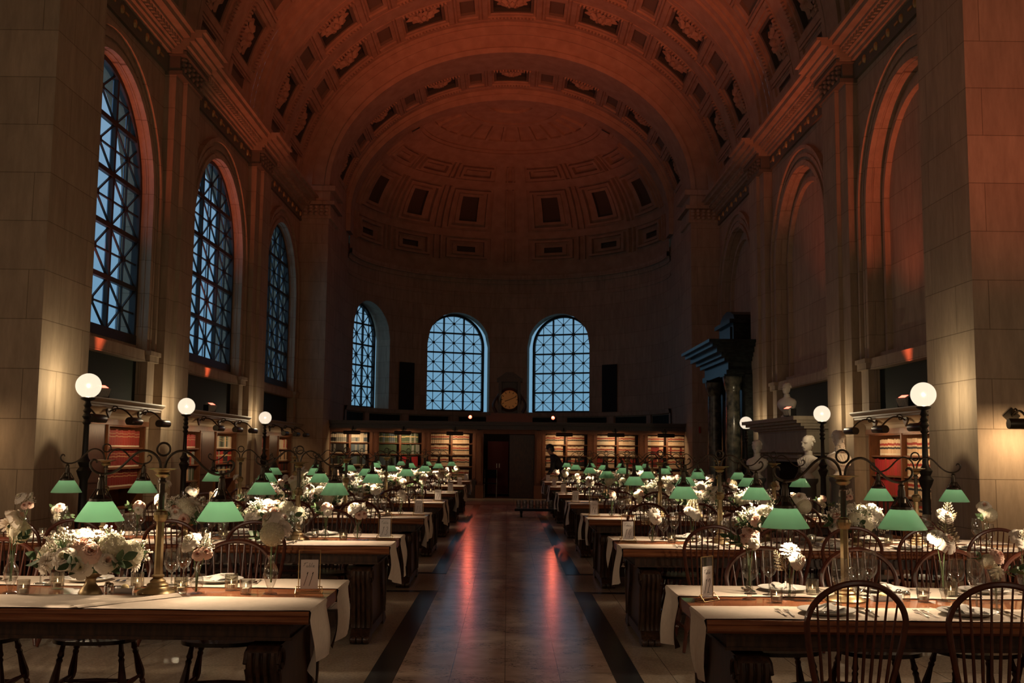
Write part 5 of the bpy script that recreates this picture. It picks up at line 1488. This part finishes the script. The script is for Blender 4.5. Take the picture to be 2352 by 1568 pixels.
def stem_proto(idx):
    root = thing('flower_sprig', 'x', 'flowers'); rnd = random.Random(idx + 40)
    REC = [[('rose_open', (-.010, .0, .335), (-.5, -.6, .55), .066), ('dahlia', (.055, .0, .295), (.5, -.5, .7), .060), ('hydrangea', (.015, -.03, .265), (0, -1, .3), .066), ('sprig', (-.015, 0, .20), (-.7, -.4, .6), .10)],
           [('rose_cream', (-.035, 0, .265), (-.5, -.6, .7), .066), ('rose_blush', (.045, -.015, .215), (.4, -.8, .4), .040), ('rose_blush', (.01, -.02, .205), (-.1, -.9, .4), .038), ('bell', (.02, .0, .20), (.3, 0, 1), .12), ('breath', (.03, .01, .22), (.3, 0, 1), .06)],
           [('dahlia', (.010, 0, .250), (.1, -.8, .6), .058), ('rose_open', (.040, -.02, .205), (.6, -.7, .3), .058), ('fern', (-.01, 0, .13), (-.5, -.1, 1), .15)],
           [('rose_blush', (.0, 0, .285), (.1, -.7, .7), .040), ('rose_blush', (.035, 0, .275), (.6, -.5, .7), .036), ('rose_cream', (.02, -.02, .235), (.2, -1, .2), .040), ('rose_blush', (-.02, 0, .262), (-.6, -.5, .6), .036), ('sprig', (-.01, 0, .20), (-.8, 0, .7), .12)],
           [('rose_cream', (-.035, 0, .275), (-.5, -.6, .6), .048), ('rose_open', (.012, -.01, .245), (.3, -.6, .6), .070), ('fern', (.01, .01, .20), (.15, 0, 1), .20), ('fern', (.02, 0, .2), (.8, .2, .8), .12)],
           [('rose_blush', (.01, 0, .240), (.4, -.7, .6), .050), ('hydrangea', (-.035, 0, .215), (-.4, -.7, .6), .042), ('dahlia_y', (.0, -.02, .165), (.1, -1, .2), .040), ('sprig', (.03, 0, .16), (1, 0, .3), .11), ('sprig', (-.02, 0, .18), (-.8, .2, .6), .09)]]
    for k, p, d, s in REC[idx]:
        bloom(root, k, p, d, s, rnd.uniform(0, 6))
        if k not in ('fern', 'sprig', 'bell', 'breath'):
            m = MB(); m.tube([(rnd.uniform(-.006, .006), rnd.uniform(-.006, .006), .012), (p[0] * .15, p[1] * .15, .10), (p[0] * .7, p[1] * .7, p[2] * .8), (p[0], p[1], p[2] - .008)], .0024, 5); m.build('stem', STEMM, root, smooth=True)
    return root
SP = [stem_proto(i) for i in range(6)]; SPT = [tree_of(s) for s in SP]; sp_used = [False] * 6
SPN = ['pale rose and dahlia', 'cream and blush roses', 'dahlia and open rose', 'small blush roses', 'ivory roses with fern', 'peach rose and chrysanthemum']
def place_vase(x, y, kind, sp, where, rz=0.0, sc_=1.0):
    me, h = VASES[kind]
    v = obj('bud_vase', me, None, (x, y, TH + TBL), None, sc_); tag(v, 'clear glass bud vase %s' % where, 'vase', 'bud vases')
    lab = '%s in vase %s' % (SPN[sp], where); zoff = (h - .15) * sc_
    loc = (x, y, TH + TBL + max(0, zoff) )
    if not sp_used[sp]:
        o = SP[sp]; o.location = loc; o.rotation_euler = (0, 0, rz); o['label'] = lab; o['group'] = 'stems in bud vases'; sp_used[sp] = True
    else: dup(SP[sp], loc, rz, lab, 'stems in bud vases', SPT[sp])
TBL = .0005

# ------------------------------------------------------------------ glasses, candles, china, cutlery
def glass_mesh(nm, prof, n=22, m_=None):
    m = MB(); k = next((i for i, (r, z) in enumerate(prof) if i > 5 and r > .02), 0) if n == 22 else 0
    if k:
        m.lathe(prof[k - 1:], n); m.mat(1); m.lathe(prof[:k], n)
        r, z = prof[-1]; m.tube([(r * math.cos(2 * PI * i / 24), r * math.sin(2 * PI * i / 24), z) for i in range(24)], .0009, 5, closed=True)
    else: m.lathe(prof, n)
    return m.mesh(nm, [m_ or GLASS, GLASS_STEM] if k else (m_ or GLASS), True)
WINE = glass_mesh('wine_glass', [(.0, .001), (.036, .002), (.034, .005), (.010, .009), (.0048, .016), (.0042, .05), (.0046, .092), (.012, .100), (.028, .112), (.040, .134), (.0445, .158), (.042, .188), (.037, .222), (.0345, .242)])
WATER_G = glass_mesh('water_glass', [(.0, .001), (.035, .002), (.033, .005), (.009, .009), (.0048, .015), (.0046, .065), (.012, .074), (.032, .090), (.0455, .116), (.047, .140), (.042, .176), (.0385, .200)])
TEAL = glass_mesh('candle_glass', [(.0, .004), (.030, .004), (.031, .0), (.0335, .012), (.0335, .088), (.031, .088), (.030, .014), (.0, .012)], 20, thin_glass('ribbed_glass', (.90, .89, .85), .12, .10))
SHOT = glass_mesh('candle_glass', [(.0, .004), (.026, .003), (.027, .0), (.029, .010), (.034, .078), (.0325, .078), (.027, .012), (.0, .010)], 20)
SHOTS = glass_mesh('candle_glass', [(.0, .004), (.026, .003), (.027, .0), (.029, .010), (.034, .078), (.0325, .078), (.027, .012), (.0, .010)], 20, SMOKE)
rib = MB()
for i in range(20): 
    a = 2 * PI * i / 20; rib.tube([(.0338 * math.cos(a), .0338 * math.sin(a), .016), (.0338 * math.cos(a), .0338 * math.sin(a), .085)], .0013, 4)
RIBS = rib.mesh('ribbing', MATS['ribbed_glass'])
def candle_proto():
    r = thing('tealight_candle', 'x', 'candle'); m = MB(); m.lathe([(.0, 0), (.0195, 0), (.0195, .020), (.016, .021), (.0, .019)], 16); m.build('wax', WAX, r, smooth=True)
    m = MB(); m.tube([(0, 0, .018), (0, 0, .027)], .0008, 4); m.build('wick', INK, r)
    m = MB(); m.lathe([(.0004, .023), (.0026, .027), (.0031, .032), (.0018, .039), (.0003, .046)], 10); m.build('flame', FLAME, r, smooth=True)
    return r
CD = candle_proto(); CDT = tree_of(CD); cd_used = [False]
def place_candle(x, y, kind, where, lit=True, near=True):
    me = {'rib': TEAL, 'shot': SHOT, 'smoke': SHOTS}[kind]; z = TH + TBL
    if kind == 'rib' and near:
        g = thing('candle_glass', 'ribbed glass holder ' + where, 'candle holder', (x, y, z), 0, 'glass candle holders'); obj('glass', me, g); obj('ribbing', RIBS, g)
    else:
        g = obj('candle_glass', me, None, (x, y, z)); tag(g, ('ribbed' if kind == 'rib' else 'smooth') + ' glass holder ' + where, 'candle holder', 'glass candle holders')
    lab = 'white tealight in holder ' + where; loc = (x, y, z + .0125)
    if not cd_used[0]: CD.location = loc; CD['label'] = lab; CD['group'] = 'tealight candles'; cd_used[0] = True
    else: dup(CD, loc, 0, lab, 'tealight candles', CDT)
pm = MB(); pm.lathe([(.0, .006), (.085, .006), (.10, .008), (.128, .018), (.1385, .021), (.140, .019), (.128, .013), (.10, .002), (.085, .0), (.0, .0)], 40)
PLATE = pm.mesh('dinner_plate', CHINA, True)
def napkin_mesh(seed):
    rnd = random.Random(seed); m = MB(); W, L_ = .052, .115
    rows = []
    for i in range(15):
        v = -1 + 2 * i / 14; r = []
        for j in range(7):
            u = -1 + 2 * j / 6
            r.append((W * u * (1 + .18 * v) + .01 * math.sin(v * 3 + seed), L_ * v, .030 + .010 * math.cos(u * 3.0 + v * 2 + seed) + .006 * math.sin(v * 5 + seed) - .012 * v * v))
        rows.append(r)
    top = rows; bot = [[(x, y, max(.0225, z - .016)) for x, y, z in r] for r in rows]
    m.grid(top); m.grid(bot)
    for a, b in ((top[0], bot[0]), (top[-1], bot[-1]), ([r[0] for r in top], [r[0] for r in bot]), ([r[-1] for r in top], [r[-1] for r in bot])): m.grid([a, b])
    m.tube([(-.035, -.09, .036), (-.01, 0, .043), (.02, .1, .034)], .006, 6)
    return m.mesh('napkin', NAPKIN, True)
NAPS = [napkin_mesh(i) for i in range(4)]
fk = MB()
def flat(m, pts, w, z=.003, th=.0022):
    rows = []
    for (x, y, zz), ww in zip(pts, w): rows.append([(x - ww, y, zz), (x - ww, y, zz + th), (x + ww, y, zz + th), (x + ww, y, zz)])
    k = m.grid(rows, close_u=True); m.face([k, k + 1, k + 2, k + 3]); n = len(rows); m.face([k + (n - 1) * 4 + i for i in (3, 2, 1, 0)])
flat(fk, [(0, -.10, .001), (0, -.07, .001), (0, .0, .006), (0, .028, .008), (0, .042, .007), (0, .056, .004)], [.0055, .0048, .0026, .0028, .0085, .0115])
for i in range(4): flat(fk, [(-.0096 + i * .0064, .054, .004), (-.0096 + i * .0064, .080, .003), (-.0096 + i * .0064, .098, .007)], [.0019, .0017, .001])
FORK = fk.mesh('fork', SILVER, True)
kn = MB(); flat(kn, [(0, -.115, .001), (0, -.09, .001), (0, -.02, .002), (0, .0, .002)], [.0065, .0062, .0045, .0040], th=.0045); flat(kn, [(0, .0, .002), (.001, .05, .002), (.001, .09, .002), (-.002, .113, .002)], [.006, .0095, .0088, .002], th=.0014)
KNIFE = kn.mesh('knife', SILVER, True)
sn = MB(); flat(sn, [(0, -.10, .001), (0, -.07, .001), (0, .03, .006)], [.0055, .0048, .0026]); sn.sphere((0, .058, .006), .018, 12, 6, sx=.95, sy=1.55, sz=.28)
SPOON = sn.mesh('spoon', SILVER, True)
ZR = TH + .0075
rs = random.Random(21)
def setting(side, k, i, which, xx, y):
    s = -1 if side == 'left' else 1; sg = -1 if which == 'near' else 1; x = s * xx
    yp = y + sg * .415; where = '%s place, %s side of %s' % (ORD[i], which, row_name(side, k))
    if not seen(x, yp, TH, 120): return
    rz = (0 if sg < 0 else PI)
    cz, sz = math.cos(rz), math.sin(rz)
    W = lambda a, b: (x + a * cz - b * sz, yp + a * sz + b * cz)
    p = obj('dinner_plate', PLATE, None, (x, yp, ZR)); tag(p, 'white dinner plate at ' + where, 'plate', 'dinner plates')
    nq = obj('napkin', NAPS[(i + k) % 4], None, (x + .005, yp, ZR), (0, 0, rz + rs.uniform(-.5, .5))); tag(nq, 'folded white napkin on plate at ' + where, 'napkin', 'napkins on the plates')
    if k < 3:
        for q, a in ((0, -.185), (1, -.222)):
            f = obj('fork', FORK, None, (*W(a, -.01 + .01 * q), ZR), (0, 0, rz + rs.uniform(-.06, .06))); tag(f, '%s silver fork at %s' % ('inner' if q == 0 else 'outer', where), 'fork', 'forks')
        f = obj('knife', KNIFE, None, (*W(.178, -.01), ZR), (0, 0, rz + rs.uniform(-.06, .06))); tag(f, 'silver table knife at ' + where, 'knife', 'knives')
        f = obj('spoon', SPOON, None, (*W(.212, -.01), ZR), (0, 0, rz + rs.uniform(-.06, .06))); tag(f, 'silver spoon at ' + where, 'spoon', 'spoons')
    for (a, b, me, nm, lb) in ((.13, .195, WINE, 'wine_glass', 'tall clear wine glass'), (.215, .165, WATER_G, 'water_glass', 'rounder clear stem glass')):
        gx, gy = W(a + rs.uniform(-.015, .015), b + rs.uniform(-.012, .012))
        g = obj(nm, me, None, (gx, gy, ZR - .002)); tag(g, '%s at %s' % (lb, where), 'glass', lb.split(' ', 1)[1] + 'es')
for side, k, y in rows_each():
    for which in ('near', 'far'):
        if (side, k) == ('left', 0) and which == 'near': continue
        xs = NEAR_X[side, k] if which == 'near' else SET_X[side, k]
        for i, xx in enumerate(xs): setting(side, k, i, which, xx, y)

# ------------------------------------------------------------------ table numbers
DIG = {'1': [[(0, 0), (.36, 1.0)], [(.36, 1.0), (.2, .86)]], '2': [[(.05, .78), (.2, .98), (.42, 1.0), (.52, .82), (.4, .55), (.1, .15), (-.05, 0), (.2, .06), (.45, .0)]], '3': [[(.12, .88), (.35, 1.0), (.5, .85), (.38, .62), (.2, .55), (.42, .45), (.4, .15), (.15, 0), (-.05, .14)]],
       '4': [[(.28, 1.0), (-.02, .38), (.5, .38)], [(.52, .72), (.28, -.02)]], '5': [[(.55, 1.0), (.25, 1.0), (.12, .6), (.38, .55), (.38, .15), (.12, 0), (-.05, .12)]], '6': [[(.5, 1.0), (.18, .65), (.0, .25), (.12, 0), (.35, .1), (.4, .35), (.2, .45), (.03, .25)]],
       '7': [[(.05, 1.0), (.58, 1.0), (.2, 0)]], '8': [[(.4, .9), (.25, 1.0), (.15, .8), (.38, .45), (.35, .12), (.12, 0), (.02, .2), (.3, .55), (.48, .82), (.35, 1.0)]], '9': [[(.5, .85), (.3, 1.0), (.12, .72), (.28, .52), (.5, .75), (.3, .2), (.12, 0)]], '0': [[(.35, 1.0), (.08, .6), (.02, .2), (.18, 0), (.42, .35), (.5, .8), (.35, 1.0)]]}
WORD_TABLE = [[(0, .30), (.10, .62), (.22, .95)], [(-.02, .82), (.22, .92), (.55, 1.0)], [(.55, .42), (.42, .35), (.40, .12), (.55, .10), (.66, .42), (.68, .10)], [(.85, .9), (.80, .12), (.98, .10), (1.02, .35), (.86, .38)], [(1.2, .95), (1.14, .3), (1.24, .08)], [(1.36, .28), (1.58, .34), (1.52, .48), (1.38, .36), (1.42, .10), (1.64, .12)]]
def strokes(m, S, ox, oz, sx, sz, r, y):
    for pl in S: m.tube([(ox + a * sx + b * sz * .12, y, oz + b * sz) for a, b in pl], r, 5)
def number_stand(num, x, y, rz, where):
    r = thing('table_number_stand', 'gold framed stand with card numbered %s on the %s' % (num, where), 'table number', (x, y, TH + TBL), rz, 'table number stands')
    W, H, Z0 = .056, .215, .012
    f = MB()
    for a, b in (((-W, Z0), (-W, Z0 + H)), ((W, Z0), (W, Z0 + H)), ((-W, Z0 + H), (W, Z0 + H)), ((-W, Z0), (W, Z0))): f.tube([(a[0], 0, a[1]), (b[0], 0, b[1])], .0024, 6)
    f.build('frame', GOLD, r)
    p = MB(); p.box(-W, W, -.0012, .0012, Z0, Z0 + H); p.build('acrylic_panel', PANEL_ACRYLIC, r)
    c = MB(); c.box(-.046, .046, -.0030, -.0018, Z0 + .012, Z0 + .165); cd = c.build('number_card', PAPER, r)
    n = MB(); sx = .030; x0 = -.028 if len(num) > 1 else -.01
    for q, d in enumerate(num): strokes(n, DIG[d], x0 + q * .028, Z0 + .028, .036, .072, .0013, -.0036)
    strokes(n, WORD_TABLE, -.032, Z0 + .122, .036, .028, .0007, -.0036)
    n.build('numerals', INK, cd)
    b = MB()
    for sx_ in (-.07, .07):
        b.tube([(sx_, -.030, .003), (sx_ * .97, 0, .036), (sx_, .030, .003), (sx_, -.030, .003)], .0022, 5)
    for yy, zz in ((-.030, .003), (.030, .003), (0, .036)): b.tube([(-.07, yy, zz), (.07, yy, zz)], .0022, 5)
    b.build('base', GOLD, r)
for side, k, y in rows_each():
    s = -1 if side == 'left' else 1
    num = str(11 + 2 * k + (0 if s < 0 else 1)); rz = {('left', 0): .10, ('right', 0): .82, ('left', 1): .25, ('right', 1): .12}.get((side, k), rs.uniform(-.15, .25))
    number_stand(num, s * (1.04 if k else 1.05), y + .02, rz, row_name(side, k))

# ------------------------------------------------------------------ centre strips of the tables
def centrepiece(x, y, q, where, rz=0.0):
    c = obj('compote_bowl', COMPOTE, None, (x, y, TH + TBL)); tag(c, 'footed brass compote holding flowers ' + where, 'bowl', 'brass compotes')
    lab = 'large cream and blush flower arrangement ' + where; loc = (x, y, TH + TBL - .032)
    if not bq_used[q]: o = BQ[q]; o.location = loc; o.rotation_euler = (0, 0, rz); o['label'] = lab; o['group'] = 'flower centrepieces'; bq_used[q] = True
    else: dup(BQ[q], loc, rz, lab, 'flower centrepieces', BQT[q])
def shaker(x, y, what, where):
    r = thing('shaker', 'small glass %s shaker with steel cap %s' % (what, where), 'shaker', (x, y, TH + TBL), group='salt and pepper shakers')
    m = MB(); m.lathe([(.0, 0), (.018, 0), (.0185, .028), (.016, .032)], 10); m.build('jar', CHINA if what == 'salt' else SMOKE, r)
    m = MB(); m.lathe([(.016, .031), (.0175, .036), (.016, .046), (.010, .052), (.0, .054)], 12); m.build('cap', SILVER, r, smooth=True)
def butter(x, y, where):
    r = thing('butter_dish', 'small white square butter dish ' + where, 'dish', (x, y, TH + TBL), .2, 'butter dishes')
    m = MB(); m.prism([(-.042, 0), (.042, 0), (.048, .028), (.044, .028), (.040, .008), (-.040, .008), (-.044, .028), (-.048, .028)], -.036, .036, T=lambda p, q, t: (p, t, q))
    for t in (-.036, .034): m.box(-.046, .046, t, t + .002, 0, .027)
    m.build('dish', CHINA, r)
    m = MB(); m.sphere((.004, 0, .026), .021, 12, 8, sz=.85); m.build('butter', mat('butter', (.78, .62, .33), .5), r, smooth=True)

# first left table
yl = ROWS_Y['left'][0]; N1 = 'on the first left table'
centrepiece(-2.16, 5.58, 0, 'on the first left table', .4)
place_vase(-2.585, 5.60, 'amphora', 0, 'at the cut-off end of the first left table', 2.4)
place_vase(-1.632, 5.66, 'bulb', 1, 'right of the lamp post on the first left table')
place_vase(-1.243, 5.66, 'amphora', 0, 'near the number card on the first left table', -.2, 1.02)
for (x, y, kd, w) in ((-2.49, 5.54, 'smoke', 'left of the flowers'), (-2.42, 5.79, 'rib', 'behind the flowers'), (-2.0, 5.82, 'rib', 'between flowers and lamp'), (-1.715, 5.66, 'rib', 'beside the lamp foot'), (-1.485, 5.80, 'rib', 'left of the smooth votive'), (-1.372, 5.66, 'shot', 'left of the tall vase')):
    place_candle(x, y, kd, w + ' ' + N1, kd != 'smoke')
shaker(-2.115, 5.70, 'salt', N1); shaker(-2.085, 5.66, 'pepper', N1); butter(-2.02, 5.68, N1)
# first right table
N2 = 'on the first right table'
place_vase(1.282, 5.64, 'tube', 3, 'beside the number card on the first right table', .2)
place_vase(1.502, 5.67, 'urn', 2, 'left of the lamp on the first right table')
place_vase(2.315, 5.66, 'tube', 4, 'with the fern on the first right table')
place_vase(2.565, 5.60, 'bulb', 5, 'near the cut-off end of the first right table')
place_vase(2.86, 5.9, 'amphora', 1, 'at the far side of the first right table', .8)
for (x, y, kd, w) in ((1.402, 5.55, 'shot', 'beside the low vase'), (1.672, 5.84, 'rib', 'behind the near chair'), (2.19, 5.62, 'shot', 'between lamp and fern vase'), (2.42, 5.82, 'rib', 'behind the fern vase'), (2.72, 5.52, 'shot', 'beyond the chrysanthemum')):
    place_candle(x, y, kd, w + ' ' + N2)
butter(1.985, 5.66, N2); shaker(2.10, 5.72, 'salt', N2); shaker(2.12, 5.66, 'pepper', N2)
# the other tables share one layout with small shifts
for side, k, y in rows_each():
    if k == 0: continue
    s = -1 if side == 'left' else 1; rr = random.Random(k * 2 + (s > 0)); T_ = row_name(side, k)
    def P(x, dy=0): return s * x + rr.uniform(-.03, .03), y + dy + rr.uniform(-.02, .02)
    cps = {('left', 1): (2.02, 2.72), ('right', 1): (2.24, 2.98)}.get((side, k), (2.15, 2.85) if s < 0 else (2.28, 2.92))
    for j, cx_ in enumerate(cps):
        x, yy = P(cx_)
        if seen(x, yy, 1, 100): centrepiece(x, yy, (j if k < 3 else 2 + j), '%s from aisle on the %s' % ('nearer' if j == 0 else 'farther', T_), rr.uniform(0, 6))
    VP = [(1.28, .02), (1.55, -.05), (2.52, .05), (3.42 if k > 1 else 3.12, -.04), (3.75, .03), (4.08, 0)]
    if (side, k) == ('left', 1): VP = [(1.28, .0), (1.545, -.02), (2.46, .1), (2.96, .05), (3.14, -.02), (3.86, .08), (4.10, 0)]
    for j, (vx, dy) in enumerate(VP):
        x, yy = P(vx, dy)
        if seen(x, yy, 1, 60) and not any(abs(abs(x) - q) < .12 for q in POSTS[side, k]): place_vase(x, yy, ('tube', 'bulb', 'urn', 'amphora')[(j + k) % 4], (j * 2 + k + (s > 0)) % 6, '%s from aisle on the %s' % (ORD[j], T_), rr.uniform(-.8, .8), rr.uniform(.95, 1.1))
    for j, (cx_, dy) in enumerate(((1.40, .0), (1.68, .12), (2.40, -.12), (2.62, .12), (3.52 if k > 1 else 3.30, .05), (3.95, -.06))):
        if k > 4 and j % 2: continue
        x, yy = P(cx_, dy)
        if seen(x, yy, .8, 40) and not any(abs(abs(x) - q) < .12 for q in POSTS[side, k]): place_candle(x, yy, ('shot', 'rib')[(j + k) % 2], '%s from aisle on the %s' % (ORD[j], T_), True, k < 2)
    if k < 3:
        x, yy = P(2.66, -.1); butter(x, yy, 'on the ' + T_)
# folded edge of the runner that overlaps on the first left table
m = MB(); rows = []
for i in range(9):
    t = i / 8; rows.append([(-2.05 + .36 * t + q * .03, 5.10 + .42 * t - q * .015, TH + .008 + .016 * math.sin(PI * (q + 1) / 2) * (.5 + .5 * t)) for q in (-1, -.5, 0, .5, 1)])
m.grid(rows); fo = m.build('fold', LINEN, None, smooth=True)
rn = [o for o in bpy.data.objects if o.name.startswith('table_runner') and o['label'].endswith('near edge of the first left table')][0]
mw = rn.matrix_basis.inverted(); fo.parent = rn
for v in fo.data.vertices: v.co = Matrix.Rotation(-rn.rotation_euler.z, 4, 'Z') @ (v.co - rn.location)
